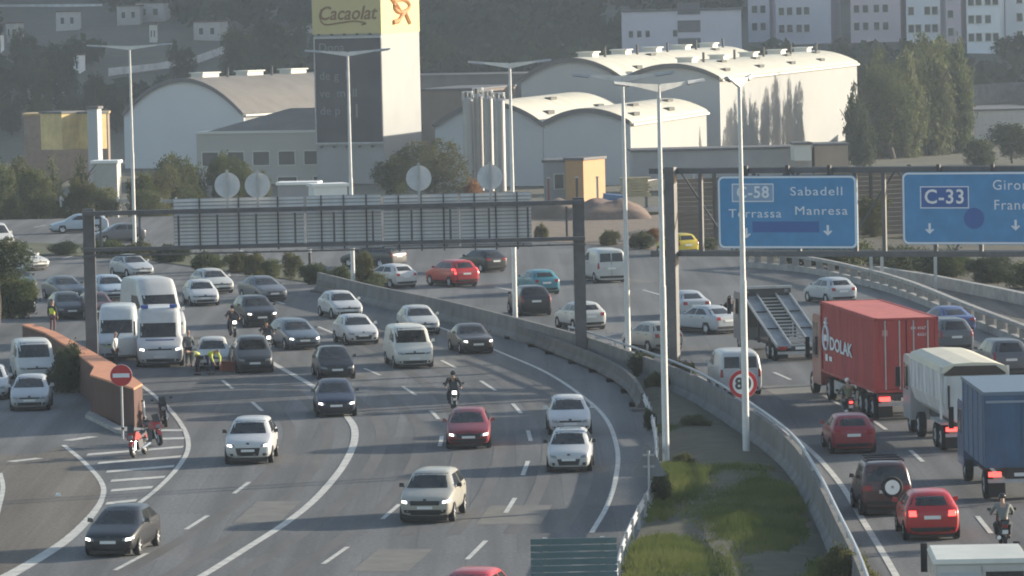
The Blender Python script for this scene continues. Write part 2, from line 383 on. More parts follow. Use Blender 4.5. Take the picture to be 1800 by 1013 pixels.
# ---- brick red ramp parapet with the gore in front of it
P1, P2, P3 = G(160, 730), G(237, 757), G(252, 748)
top_r = [G(243, 667, 1.75), G(205, 645, 1.75), G(150, 612, 1.75), G(100, 585, 1.75), G(58, 570, 1.75)]
redc = mat('brick_red_shaded', (.085, .036, .026), rough=.8, var=.22, scale=1.0, bump=.15)  # darker red: shade on the wall faces is put into the colour
rw = thing('parapet_wall', 'brick red painted parapet wall between the ramp and the motorway', 'wall', (P1.x, P1.y, 0)); off = Vector((P1.x, P1.y, 0))
b0 = [P1, P2, P3, Vector((top_r[1].x + .1, top_r[1].y, 0)), Vector((top_r[2].x, top_r[2].y, 0)), Vector((top_r[3].x, top_r[3].y, 0)), Vector((top_r[4].x, top_r[4].y, 0))]
bk = [Vector((top_r[4].x - .5, top_r[4].y - .5, 0)), Vector((top_r[3].x - .6, top_r[3].y, 0)), Vector((top_r[2].x - .7, top_r[2].y, 0)), Vector((top_r[1].x - 1.0, top_r[1].y, 0))]
poly = [(p - off)[:2] for p in b0 + bk]
MB().prism(poly, 0, 1.7).obj('wall', redc, rw)
cx = sum(p[0] for p in poly) / len(poly); 
MB().prism(poly, 1.70, 1.78).obj('coping', mat('coping_red_lit', (.60, .25, .13), rough=.75, var=.15), rw)  # brighter orange red: sunlight on the top is put into the colour
kb = [G(150, 735), G(205, 762), G(262, 770), G(256, 760), G(210, 755), G(158, 728)]
MB().prism([(p - off)[:2] for p in kb], 0, .16).obj('kerb', concrete, rw)
# ------------------------------------------------------------------ factory
UA = math.radians(-13.06)                      # facade direction of the factory halls
def frame(name, label, cat, origin, group=None): return thing(name, label, cat, origin, UA, group)
wallw = mat('hall_white_render', (.31, .31, .30), rough=.8, var=.05, scale=.25)
wallg = mat('hall_grey_render', (.42, .44, .46), rough=.85, var=.05, scale=.2)
roofc = mat('hall_roof_cream', (.52, .495, .41), rough=.75, var=.12, scale=.35)
roofb = mat('hall_roof_brown', (.17, .155, .14), rough=.85, var=.15, scale=.3)
trimd = mat('dark_eaves_trim', (.10, .10, .105), rough=.7)
ventm = mat('roof_vent_dark', (.06, .058, .05), rough=.7)
ventw = mat('roof_vent_pale', (.62, .60, .54), rough=.6)
def hall(label, origin, w, L, zb, ze, zc, roofmat=roofc, gmat=wallg, smat=wallw, vents=0, ridge_vents=0, seed=1, turn=0.0):
    """barrel roofed hall; local x along the gable, local y receding; origin = front right ground corner"""
    r = thing('factory_hall', label, 'factory hall', (origin[0], origin[1], zb), UA + turn)
    h = ze - zb; rise = zc - ze; n = 20
    arc = [(-w + w * i / n, h + rise * (1 - (2 * i / n - 1) ** 2)) for i in range(n + 1)]
    MB().yprism([(-w, 0), (0, 0)] + arc[::-1], 0, .35).obj('gable_wall', gmat, r)
    MB().box(-.3, 0, .36, L, 0, h - .02).obj('side_wall', smat, r)
    MB().box(-w, -w + .3, .36, L, 0, h - .02).obj('side_wall', gmat, r)
    th = .22; outer = [(-w - .25, h - .05)] + arc[0:0] + [(x, z + th) for x, z in arc] + [(.25, h - .05)]
    inner = [(.25, h - .2)] + [(x, z + .01) for x, z in arc[::-1]] + [(-w - .25, h - .2)]
    vs = [(x, -.25, z) for x, z in outer] + [(x, L + .2, z) for x, z in outer]; k = len(outer)
    mb = MB(); mb.add(vs, [(i, i + 1, k + i + 1, k + i) for i in range(k - 1)])
    mb.obj('roof', roofmat, r, smooth=25)
    mb = MB()
    fr = [(x, z + th + .03) for x, z in arc] ; bk = [(x, z - .30) for x, z in arc]
    for a, b, c, d in zip(fr, fr[1:], bk[1:], bk): mb.hexa([(d[0], -.38, d[1]), (c[0], -.38, c[1]), (c[0], -.26, c[1]), (d[0], -.26, d[1]), (a[0], -.38, a[1]), (b[0], -.38, b[1]), (b[0], -.26, b[1]), (a[0], -.26, a[1])])
    mb.obj('verge_trim', trimd, r)
    MB().box(.26, .42, -.1, L, h - .35, h - .1).obj('gutter', ventw, r)
    q = random.Random(seed)
    for i in range(vents):
        t = (i + .5) / vents; x = -w * (.10 + .22 * (i % 2)); y = L * (t * .9 + .04); z = h + rise * (1 - (2 * (x + w) / w - 1) ** 2) + th
        MB().box(-.35, .35, -1.6, 1.6, -.3, .22).obj('roof_vent', ventm, r, loc=(x, y, z))
    for i in range(ridge_vents):
        t = (i + .5) / ridge_vents; x = -w * .5; y = L * t; z = h + rise + th
        mb = MB(); mb.box(-.9, .9, -1.8, 1.8, -.2, .45); mb.box(-1.1, 1.1, -2.0, 2.0, .45, .6); mb.obj('ridge_vent', ventw, r, loc=(x, y, z))
        MB().tube((0, 0, 0), (0, 0, 1.3), .16, .16, 8).obj('vent_pipe', ventm, r, loc=(x + 1.4, y + 3, z - .2))
    return r
hb = G(1265, 300, -2.5); o_B = (X_AT(1265, 570, 137), 570)
hall('rear factory hall with cream barrel roof and long sunlit white side wall', o_B, 11.66, 104, -2.5, 7.9, 9.5, vents=8, ridge_vents=5, seed=3)
ux, uy = math.cos(UA), math.sin(UA)
hall('tallest grey gabled factory hall left of the sunlit white wall', (o_B[0] - ux * 11.7, o_B[1] - uy * 11.7), 12.3, 98, -2.5, 8.1, 10.4, vents=4, ridge_vents=5, seed=5)
o_F = (X_AT(1108, 520, 215), 520)
hall('low front factory hall with blue grey gable and white side wall', o_F, 9.6, 44, -2.5, 4.2, 5.6, vents=4, seed=8)
hall('front factory hall directly behind the steel silos', (o_F[0] - ux * 9.65, o_F[1] - uy * 9.65), 12.0, 44, -2.5, 4.2, 6.5, vents=3, seed=9)
hall('white arched factory hall at far left with brown roof', (X_AT(428, 600, 200), 600), 18.2, 30, -2.5, 4.3, 8.6, turn=R(-18), roofmat=roofb, gmat=mat('hall_pale_grey', (.56, .58, .60), rough=.8, var=.03, scale=.2), vents=0, ridge_vents=3, seed=10)

winglass = mat('window_dark_glass', (.045, .05, .058), rough=.25)
def block(name, label, cat, px0, px1, ytop, d, depth, zb, mat_, ang=UA, wins=None, roof=None, parapet=None, group=None):
    """box building: front wall from px0 to px1 at distance d (left corner), top at photo row ytop"""
    xl = X_AT(px0, d, ytop); a = ang
    k = (px1 - 900) / F; w = (k * d - xl) / (math.cos(a) - k * math.sin(a)); zt = Z_AT(px0, ytop, d); h = zt - zb
    r = thing(name, label, cat, (xl, d, zb), a, group)
    MB().box(0, w, 0, depth, 0, h).obj('wall', mat_, r)
    MB().box(-.15, w + .15, -.15, depth + .15, h, h + .25).obj('roof', roof or trimd, r)
    if wins:
        for (u0, u1, v0, v1) in wins:      # fractions / metres from the top
            x0, x1, z0, z1 = u0 * w, u1 * w, h - v1, h - v0
            mb = MB(); fz = .09
            mb.box(x0 - fz, x1 + fz, -.08, -.005, z1, z1 + fz); mb.box(x0 - fz, x1 + fz, -.08, -.005, z0 - fz, z0)
            mb.box(x0 - fz, x0, -.08, -.005, z0, z1); mb.box(x1, x1 + fz, -.08, -.005, z0, z1)
            wo = mb.obj('window', mat_ if False else ventw, r)
            MB().box(x0, x1, -.04, -.005, z0, z1).obj('pane', winglass, wo)
    return r, w, h
# office block with hipped roof in front of the tower
ow = [(.03 + i * .136, .03 + i * .136 + .085, 2.1, 3.6) for i in range(7)] + [(.05 + i * .19, .05 + i * .19 + .10, 5.0, 6.2) for i in range(4)]
r, w, h = block('office_building', 'low grey office building with a window row below the dark banner tower', 'building', 345, 682, 236, 547, 14, -2.5, mat('office_render', (.40, .375, .34), rough=.85, var=.05, scale=.3), wins=ow, roof=ventw)
MB().hexa([(1.2, .4, h + .26), (w * .98, .4, h + .26), (w * .98, 13.6, h + .26), (.6, 13.6, h + .26), (w * .42, 6.5, h + 2.6), (w * .95, 6.5, h + 2.6), (w * .95, 7.5, h + 2.6), (w * .42, 7.5, h + 2.6)]).obj('hipped_roof', roofb, r)
MB().tube((w * .68, 4, h + 1), (w * .68, 4, h + 2.3), .15).obj('roof_pipe', ventw, r)
# banner tower
xl = X_AT(563, 560, 60); ang = UA; k = (680 - 900) / F
tw = (k * 541 - xl) / (math.cos(ang) - k * math.sin(ang)); td = 17.4
ztop = Z_AT(600, -60, 541); zy = Z_AT(600, 60, 541); zb0, zb1 = Z_AT(600, 68, 541), Z_AT(600, 250, 541)
tower = frame('factory_tower', 'tall factory tower with yellow top and dark banner on its front', 'tower', (xl, 541, -2.5))
z_ = lambda z: z + 2.5
MB().box(0, tw, 0, td, 0, z_(zy)).obj('wall', wallw, tower)
yel = mat('tower_yellow', (.54, .45, .20), rough=.7, var=.05, scale=.3)
MB().box(-.12, tw + .06, -.12, td + .06, z_(zy), z_(ztop)).obj('crown_wall', yel, tower)
MB().box(-.1, tw + .1, -.1, td + .1, z_(ztop), z_(ztop) + .3).obj('roof', trimd, tower)
bann = mat('banner_dark', (.055, .060, .068), rough=.75, var=.25, scale=.25)
bo = MB().box(.15, tw - .05, -.20, -.03, z_(zb1), z_(zb0)).obj('banner', bann, tower)
mb = MB()
for z in (z_(zb0) + .12, z_(zb1) - .12): mb.box(.0, tw, -.26, -.03, z - .1, z + .1)
mb.box(0, .13, -.26, -.03, z_(zb1) - .02, z_(zb0) + .02); mb.obj('banner_frame', galv, tower)
for zz in (z_(zb0) + .45, z_(zb1) - .5):
    for i in range(5): MB().cbox((tw * (.08 + .19 * i), -.22, zz), (.22, .4, .22)).obj('floodlight', trimd, tower)
for i in range(6): MB().cbox((tw * .5, .2 + .02 * i, z_(zb1) - 2.2 - i * .01), (tw * .9, .1, .1)) if False else None
def text(s, size, mat_, parent, loc, rot, shear=0.0, ext=.01, align='CENTER', space=1.0, name='lettering', sx=1.0, bold=0.0):
    cu = bpy.data.curves.new('txt', 'FONT'); cu.body = s; cu.size = size; cu.extrude = ext; cu.align_x = align; cu.align_y = 'CENTER'
    cu.shear = shear; cu.space_character = space; cu.resolution_u = 3; cu.offset = bold
    to = bpy.data.objects.new('txt', cu); COL.objects.link(to)
    bpy.context.view_layer.update()
    me = bpy.data.meshes.new_from_object(to.evaluated_get(bpy.context.evaluated_depsgraph_get()))
    bpy.data.objects.remove(to); bpy.data.curves.remove(cu)
    me.name = name; me.materials.clear(); me.materials.append(mat_)
    o = bpy.data.objects.new(name, me); COL.objects.link(o); o.parent = parent; o.location = loc; o.rotation_euler = rot; o.scale = (sx, 1, 1)
    return o
ink = mat('tower_lettering_brown', (.20, .105, .03), rough=.7)
zc = (z_(zy) + Z_AT(600, 0, 541) + 2.5) / 2 + .35
text('Cacaolat', 2.15, ink, tower, (tw * .50, -.13, zc), (R(90), 0, 0), shear=.28, ext=.04, bold=.03, sx=.88)
sw = [Vector((tw * .13, -.16, zc + .55)), Vector((tw * .10, -.16, zc - .3)), Vector((tw * .17, -.16, zc - 1.15)), Vector((tw * .4, -.16, zc - 1.0)), Vector((tw * .62, -.16, zc - .85)), Vector((tw * .78, -.16, zc - 1.1)), Vector((tw * .72, -.16, zc - 1.25))]
MB().path(catmull(sw, 5), .09).obj('lettering', ink, tower)
em = mat('tower_emblem_orange', (.42, .17, .035), rough=.7)
# abstract orange mark on the sunlit side of the crown: ring with a slanting bar and two feet
eg = MB(); ey = td * .52; ez = zc + .2
ring = [(ey + 2.2 * math.cos(a) * 1.6, ez + .55 + .75 * math.sin(a)) for a in [2 * math.pi * i / 16 for i in range(17)]]
eg.path([Vector((tw + .10, a, b)) for a, b in ring], .26)
for pts in ([(-5, 1.55), (-2.2, .6), (-.5, -.2)], [(1.4, -.1), (-1.6, -1.15), (-4.0, -1.3)], [(1.4, -.2), (3.4, -1.4)]):
    eg.path([Vector((tw + .10, ey + a, ez + b)) for a, b in pts], .3)
eg.obj('emblem', em, tower)
bi = mat('banner_lettering_grey', (.20, .205, .215), rough=.75)
for i, s in enumerate(('Dona', 'de g  ll', 've  m  ll', 'de p  ll')):
    text(s, 1.35, bi, tower, (.55, -.22, z_(zb0) - 1.0 - i * 1.95 - (1.2 if i else 0)), (R(90), 0, 0), ext=.01, align='LEFT')
text('l', 2.2, bi, tower, (tw * .62, -.22, z_(zb1) + 3.4), (R(90), 0, 0), ext=.01)
# silos
for px, d, top in ((822, 512, 176), (840, 513, 170), (857, 512, 174), (877, 511, 178)):
    x = X_AT(px, d, top); zt = Z_AT(px, top, d); r_ = .56 if px < 870 else .62
    s = thing('silo', {822: 'leftmost of the four slim steel silos before the front hall', 840: 'second slim steel silo from the left, slightly the tallest', 857: 'third slim steel silo from the left before the front hall', 877: 'rightmost and widest of the four slim steel silos'}[px], 'silo', (x, d, -2.5), 0, 'steel silos in front of the factory')
    silo_m = mat('silo_steel', (.30, .30, .31), rough=.4, metal=.5, var=.15, scale=1, stretch=(3, 3, .2))
    h = zt + 2.5
    MB().tube((0, 0, 0), (0, 0, h), r_, r_, 20).obj('shell', silo_m, s, smooth=40)
    MB().tube((0, 0, h), (0, 0, h + .35), r_, .15, 20).obj('cone_top', silo_m, s, smooth=40)
    mb = MB()
    for i in range(8):
        a = i * math.pi / 4; mb.tube((r_ * math.cos(a), r_ * math.sin(a), h), (r_ * math.cos(a), r_ * math.sin(a), h + .9), .035)
        b = a + math.pi / 4; mb.tube((r_ * math.cos(a), r_ * math.sin(a), h + .88), (r_ * math.cos(b), r_ * math.sin(b), h + .88), .035)
    mb.obj('railing', polew, s)
    MB().path([Vector((0, 0, h + .3)), Vector((0, 0, h + .8)), Vector((.5, -.2, h + .75)), Vector((.62, -.5, h + .2))], .07).obj('fill_pipe', polew, s)
brownw = mat('brown_cladding', (.20, .155, .125), rough=.85, var=.12, scale=.5)
tanw = mat('tan_render', (.34, .27, .21), rough=.85, var=.1, scale=.4)
greyw = mat('grey_building', (.30, .30, .305), rough=.85, var=.10, scale=.3)
block('factory_building', 'brown clad factory building behind the silos', 'building', 742, 850, 160, 600, 20, -2.5, brownw)
block('factory_building', 'long low brown roofed building between tower and tall gabled hall', 'building', 700, 935, 136, 660, 14, -2.5, roofb, roof=roofb)
block('loading_canopy', 'long grey loading canopy in front of the white walls', 'canopy', 1112, 1432, 268, 500, 6, -1.2, greyw, ang=R(2))
block('plant_room', 'small cream sunlit plant room on the canopy end', 'building', 1396, 1431, 255, 497, 3, 0.5, ventw, ang=R(4))
block('storage_shed', 'tan storage shed right of the cream plant room', 'building', 1432, 1496, 257, 503, 5, -2.5, tanw, ang=R(4))
block('storage_shed', 'grey shed with flat roof left of the orange clad hut', 'building', 955, 1024, 286, 478, 6, -2.5, greyw, ang=R(-6), wins=[(.3, .55, 1.2, 2.6)])
r, w, h = block('site_hut', 'orange clad hut with sunlit front beside the grey shed', 'hut', 1025, 1068, 282, 474, 2, -2.5, mat('orange_cladding', (.46, .25, .10), rough=.7, var=.06), ang=R(62))
block('warehouse', 'white low warehouse with sunlit roof right of the poplars', 'building', 1712, 1850, 196, 640, 20, -2.5, mat('pale_roof', (.5, .48, .46), rough=.8, var=.08), ang=R(10))
# yellow-beige depot at the left
yb = mat('depot_ochre', (.42, .30, .14), rough=.8, var=.3, scale=.5)
block('depot_building', 'low ochre depot building at the far left edge', 'building', 42, 196, 204, 575, 8, -2.5, mat('depot_wall_brown', (.25, .19, .15), rough=.85, var=.15), ang=R(3), roof=yb)
for a, b, t in ((108, 152, 200), (170, 194, 200)):  # sunlit patches of the depot, built as bright blocks turned to the sun
    block('depot_lit_block', 'cream block standing in for sunlight on the ochre depot, %s' % ('wide left one' if a < 150 else 'narrow right one by the white hall'), 'building', a, b, t, 562, 3.5, 1.4, mat('depot_cream_lit', (.62, .46, .20), rough=.8, var=.2, scale=.6), ang=R(50))
block('gate_pillar', 'tall pale grey pillar behind the left trees', 'pillar', 153, 178, 192, 470, 1.4, -2.5, wallg)
block('box_trailer', 'cream box trailer parked between the left trees', 'trailer', 162, 210, 288, 432, 2.4, -1.6, mat('trailer_cream', (.42, .41, .38), rough=.7, var=.08), ang=R(-4), roof=white)
block('site_cabin', 'white sunlit site cabin behind the sign gantry boards', 'cabin', 552, 614, 329, 424, 2.4, -2, white, ang=R(14), roof=white)
block('open_shed', 'low open shed with thin white roof left of the site cabin', 'shed', 488, 560, 326, 432, 3, -2, greyw, ang=R(-5), roof=white)
# ------------------------------------------------------------------ hillside houses and flats
CLEAR = []
def hill_hit(px, py, d0=705, d1=1700):
    d = d0
    while d < d1:
        p = AT(px, py, d)
        if p.z <= terr(p.x, d): return d
        d += 3
    return d1
def flats(label, px0, px1, ybase, d, depth, hgt, mat_, cols, rows, ang, group='apartment blocks on the hill', skip=()):
    d = hill_hit((px0 + px1) / 2, ybase) if ybase < 200 else d; zb = Z_AT(px0, ybase, d) - .3; xl = X_AT(px0, d, ybase); CLEAR.append((px0, px1, -90, ybase - 6, d + 2))
    k = (px1 - 900) / F; w = (k * d - xl) / (math.cos(ang) - k * math.sin(ang))
    r = thing('apartment_block', label, 'apartment block', (xl, d, zb - 6), ang, group); h = hgt + 6
    MB().box(0, w, 0, depth, 0, h).obj('wall', mat_, r)
    MB().box(-.2, w + .2, -.2, depth + .2, h, h + .35).obj('roof', trimd, r)
    wm = pm = None
    for j in range(rows):
        for i, u in enumerate(cols):
            if (i, j) in skip: continue
            x = u * w; z = 7.5 + 1.5 + j * 3.05
            if wm is None:
                mb = MB(); mb.box(-.55, .55, -.10, -.01, .65, .75); mb.box(-.55, .55, -.14, -.01, -.80, -.68); mb.box(-.55, -.47, -.10, -.01, -.68, .65); mb.box(.47, .55, -.10, -.01, -.68, .65); wm = mb.mesh('window')
                pm = MB().box(-.46, .46, -.05, -.01, -.67, .64).mesh('pane')
            wo = link('window', wm, ventw, r, (x, 0, z)); link('pane', pm, winglass, wo)
    return r, w, h
fw1 = mat('flats_white', (.80, .80, .82), rough=.85, var=.04, scale=.2); fw2 = mat('flats_lilac_grey', (.58, .55, .61), rough=.85, var=.05, scale=.2); fw3 = mat('flats_pink', (.64, .52, .55), rough=.85, var=.05, scale=.2)
flats('grey lilac apartment block at right, top of frame, with four dark windows', 1365, 1470, 78, 905, 16, 16, fw2, [.10, .25, .42, .56], 5, R(-10))
flats('pinkish apartment block between the lilac grey and the white blocks', 1496, 1592, 74, 890, 15, 16, fw3, [.12, .30, .52, .70], 5, R(-10))
flats('white apartment block above the poplars with paired windows', 1594, 1662, 78, 862, 15, 17, fw1, [.14, .35, .62, .84], 5, R(-12), skip=((1, 1), (0, 3)))
flats('white apartment block at the top right corner of the view', 1700, 1766, 94, 850, 16, 18, fw1, [.14, .37, .65, .88], 5, R(-12), skip=((3, 1),))
flats('pale block of flats partly behind the top right white one', 1768, 1860, 90, 868, 14, 17, fw1, [.3, .7], 5, R(-12))
flats('lilac grey side block joined behind the white paired window block', 1664, 1698, 84, 870, 14, 16, fw3, [.3], 4, R(-12))
flats('pale grey block set back at right of the large concrete building', 1316, 1362, 74, 915, 14, 15, fw2, [.3, .7], 4, R(-8))
# large grey block in the middle with three bays, their recess shade painted as dark panels
r, w, h = flats('large plain grey lilac building in front of the hill, right of the tower', 1094, 1312, 110, 880, 18, 8.8, fw2, [], 0, R(-3), group=None)
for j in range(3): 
    MB().box(w * .47, w * .66, -.12, -.01, 8.2 + j * 3.0, 10.2 + j * 3.0).obj('loggia_shade', mat('loggia_shadow', (.12, .12, .13), rough=.8), r)
for i, u in enumerate((.06, .13, .20, .43)): MB().box(u * w, u * w + .7, -.08, -.01, 10.5, 11.6).obj('window', winglass, r)
# retaining walls / road bands on the hill
def band(label, pts, hgt, mat_, name='retaining_wall', cat='wall'):
    P = [AT(x, y, hill_hit(x, y + hgt * 9)) for x, y, d in pts]
    for (x0, y0, _), (x1, y1, _) in zip(pts, pts[1:]): CLEAR.append((x0, x1, min(y0, y1) - 8, max(y0, y1) + hgt * 8, max(p.y for p in P)))
    off = P[0].copy(); off.z = 0
    mb = MB()
    for a, b in zip(P, P[1:]):
        a, b = a - off, b - off
        mb.hexa([(a.x, a.y, a.z - hgt - 4), (b.x, b.y, b.z - hgt - 4), (b.x, b.y + .6, b.z - hgt - 4), (a.x, a.y + .6, a.z - hgt - 4), (a.x, a.y, a.z), (b.x, b.y, b.z), (b.x, b.y + .6, b.z), (a.x, a.y + .6, a.z)])
    return tag(mb.obj(name, mat_, loc=off), label, cat)
stone = mat('pale_stone', (.62, .60, .57), rough=.9, var=.2, scale=.4)
band('long pale retaining wall climbing the left hillside towards the tower', [(190, 120, 800), (270, 112, 820), (340, 100, 850), (430, 68, 900), (500, 52, 940), (565, 42, 960)], 1.6, stone)
band('pale retaining wall behind the poplars at the right edge', [(1705, 150, 760), (1760, 146, 762), (1850, 143, 765)], 4, concrete_d)
band('thin pale parapet line high on the left hillside', [(-20, 9, 1060), (60, 8, 1060), (180, 7, 1060)], .6, stone)
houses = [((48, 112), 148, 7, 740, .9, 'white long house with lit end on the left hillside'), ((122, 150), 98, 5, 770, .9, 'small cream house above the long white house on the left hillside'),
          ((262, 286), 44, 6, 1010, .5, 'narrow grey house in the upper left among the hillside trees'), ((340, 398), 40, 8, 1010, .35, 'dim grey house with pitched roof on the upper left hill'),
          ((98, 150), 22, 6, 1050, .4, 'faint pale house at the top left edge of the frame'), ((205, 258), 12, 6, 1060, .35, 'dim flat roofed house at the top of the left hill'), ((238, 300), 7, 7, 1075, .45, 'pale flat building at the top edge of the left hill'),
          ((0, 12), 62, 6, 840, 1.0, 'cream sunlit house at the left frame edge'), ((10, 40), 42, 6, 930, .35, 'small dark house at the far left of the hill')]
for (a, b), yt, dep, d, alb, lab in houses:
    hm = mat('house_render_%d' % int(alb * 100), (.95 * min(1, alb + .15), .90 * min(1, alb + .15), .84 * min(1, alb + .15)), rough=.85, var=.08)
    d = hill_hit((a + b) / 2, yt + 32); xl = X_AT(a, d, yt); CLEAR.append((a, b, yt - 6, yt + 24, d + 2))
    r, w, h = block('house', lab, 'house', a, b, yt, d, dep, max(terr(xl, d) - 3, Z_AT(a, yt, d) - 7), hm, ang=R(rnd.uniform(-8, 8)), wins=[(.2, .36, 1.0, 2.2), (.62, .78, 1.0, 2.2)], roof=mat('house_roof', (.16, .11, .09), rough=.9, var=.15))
# noise barrier of brown planks behind the blue signs, plank by plank
plank = mat('barrier_plank_brown', (.135, .115, .098), rough=.9, var=.25, scale=1.2, stretch=(.3, 1, 4))
postm = mat('barrier_post_dark', (.055, .055, .058), rough=.7)
a, b = AT(1188, 440, 345), AT(1600, 440, 352); a.z = b.z = 0
nb = thing('noise_barrier', 'tall brown plank noise barrier standing behind the blue direction signs', 'noise barrier', a, math.atan2(b.y - a.y, b.x - a.x))
Ln = (b - a).length; bays = 6; ztop = Z_AT(1240, 305, 346)
pm = MB().box(.09, Ln / bays - .09, -.05, .05, .015, .315).mesh('plank')
for i in range(bays):
    for j in range(int(ztop / .33)): link('plank', pm, plank, nb, (i * Ln / bays, rnd.uniform(-.015, .015), j * .33))
for i in range(bays + 1): MB().box(-.1, .1, -.12, .12, 0, ztop + .1).obj('post', postm, nb, loc=(i * Ln / bays, 0, 0))
# earth works between
eg_ = GP([(925, 372), (1262, 372), (1262, 438), (1180, 444), (1110, 436), (1020, 428), (925, 424)])
MB().add([(p.x, p.y, .025) for p in eg_], [tuple(range(len(eg_)))]).obj('earth_ground', mat('earth_ground_brown', (.12, .085, .06), rough=.95, col2=(.20, .155, .115), scale=.7, detail=9))['kind'] = 'structure'
em_ = mat('earth_brown', (.12, .085, .06), rough=.95, col2=(.18, .135, .10), scale=.5, bump=.4)
def mound(label, px, py, d, rx, ry, h, m_, name='earth_mound', cat='earth mound', seed=0):
    c = AT(px, py, d); c.z = terr(c.x, c.y) - .05; n = 14; vs = []; fs = []
    for j in range(n + 1):
        for i in range(n + 1):
            u, v = i / n * 2 - 1, j / n * 2 - 1; k = max(0, 1 - u * u) * max(0, 1 - v * v)
            vs.append((u * rx, v * ry, h * k ** .7 * (1 + .5 * noise.noise(Vector((u * 2 + seed, v * 2, h))))))
    for j in range(n):
        for i in range(n): q = j * (n + 1) + i; fs.append((q, q + 1, q + n + 2, q + n + 1))
    me = bpy.data.meshes.new(name); me.from_pydata(vs, [], fs); me.update(); me.shade_smooth()
    return tag(link(name, me, m_, None, c), label, cat)
mound('brown earth mound left of the dark post near the road works', 985, 420, 392, 3.6, 4, 1.3, em_, seed=1)
mound('reddish rubble mound between the white lamp posts', 1072, 412, 388, 3.4, 4, 1.5, mat('rubble_red', (.14, .09, .07), rough=.95, col2=(.19, .14, .11), scale=1.5, bump=.4), seed=5)
mound('low tan earth bank in front of the brown plank barrier', 1230, 430, 360, 6, 3, .7, em_, seed=9)
c = AT(1076, 358, 408); tp = MB().hexa([(-1, -.7, 0), (1, -.7, 0), (1, .7, 0), (-1, .7, 0), (-.7, -.5, 1.3), (.8, -.4, 1.1), (.7, .5, 1.2), (-.8, .5, 1.35)]).obj('tarpaulin_stack', mat('tarp_blue', (.08, .15, .28), rough=.6), loc=(c.x, 404, 0))
tag(tp, 'blue tarpaulin covered stack beside the orange hut', 'tarpaulin')
lum = thing('timber_stack', 'stack of pale yellowish timber between the tall lamp posts', 'timber stack', (X_AT(1117, 406, 340), 406, 0))
tim = mat('pale_timber', (.40, .32, .18), rough=.8, var=.2)
for j in range(7): MB().box(-1.3 + .1 * (j % 2), 1.3 - .12 * (j % 3), -.5, .5, .9 + j * .24, 1.1 + j * .24).obj('board', tim, lum)
for x in (-.9, .9): MB().box(x - .1, x + .1, -.5, .5, 0, .9).obj('trestle', trimd, lum)
# wire fence posts on the site edge
for i, px in enumerate((966, 1016, 1052, 1222, 1335)):
    p = AT(px, 420, 398); s = thing('fence_post', ['reddish site fence post by the earth mound', 'dark site fence post right of the earth mound', 'thin pale site fence post under the orange hut', 'thin fence post before the plank barrier', 'short fence post behind the blue sign'][i], 'fence post', (p.x, p.y, 0), 0)
    MB().box(-.09, .09, -.09, .09, 0, 2.9).obj('post', [mat('rust_post', (.2, .07, .05)), postm, galv, galv, postm][i], s)
    MB().box(-.14, .14, -.14, .14, 2.9, 2.98).obj('cap', galv, s)
# ------------------------------------------------------------------ unseen flats off frame to the right, which throw the shade on the right roadway
# ------------------------------------------------------------------ vegetation
def leaf_mat(name, c1, c2, scale=1.2):
    M = mat(name, c1, rough=.75, col2=c2, scale=scale, detail=4, spec=.25)
    nt = M.node_tree; b = nt.nodes['Principled BSDF']; out = nt.nodes['Material Output']
    if 'leaf_mix' not in nt.nodes:
        tr = nt.nodes.new('ShaderNodeBsdfTranslucent'); mx = nt.nodes.new('ShaderNodeMixShader'); mx.name = 'leaf_mix'; mx.inputs[0].default_value = .42
        src = b.inputs['Base Color'].links[0].from_socket
        nt.links.new(src, tr.inputs['Color']); nt.links.new(b.outputs[0], mx.inputs[1]); nt.links.new(tr.outputs[0], mx.inputs[2]); nt.links.new(mx.outputs[0], out.inputs['Surface'])
    return M
leafA = leaf_mat('leaf_green', (.045, .066, .024), (.105, .120, .046))
leafB = leaf_mat('leaf_dark', (.030, .047, .022), (.066, .082, .035))
leafC = leaf_mat('leaf_olive', (.055, .064, .022), (.125, .122, .044))
leafD = leaf_mat('leaf_autumn', (.17, .065, .02), (.24, .13, .04))
leafP = leaf_mat('leaf_poplar', (.065, .085, .036), (.145, .155, .068))
bark = mat('bark', (.09, .075, .06), rough=.95, var=.3, scale=3)
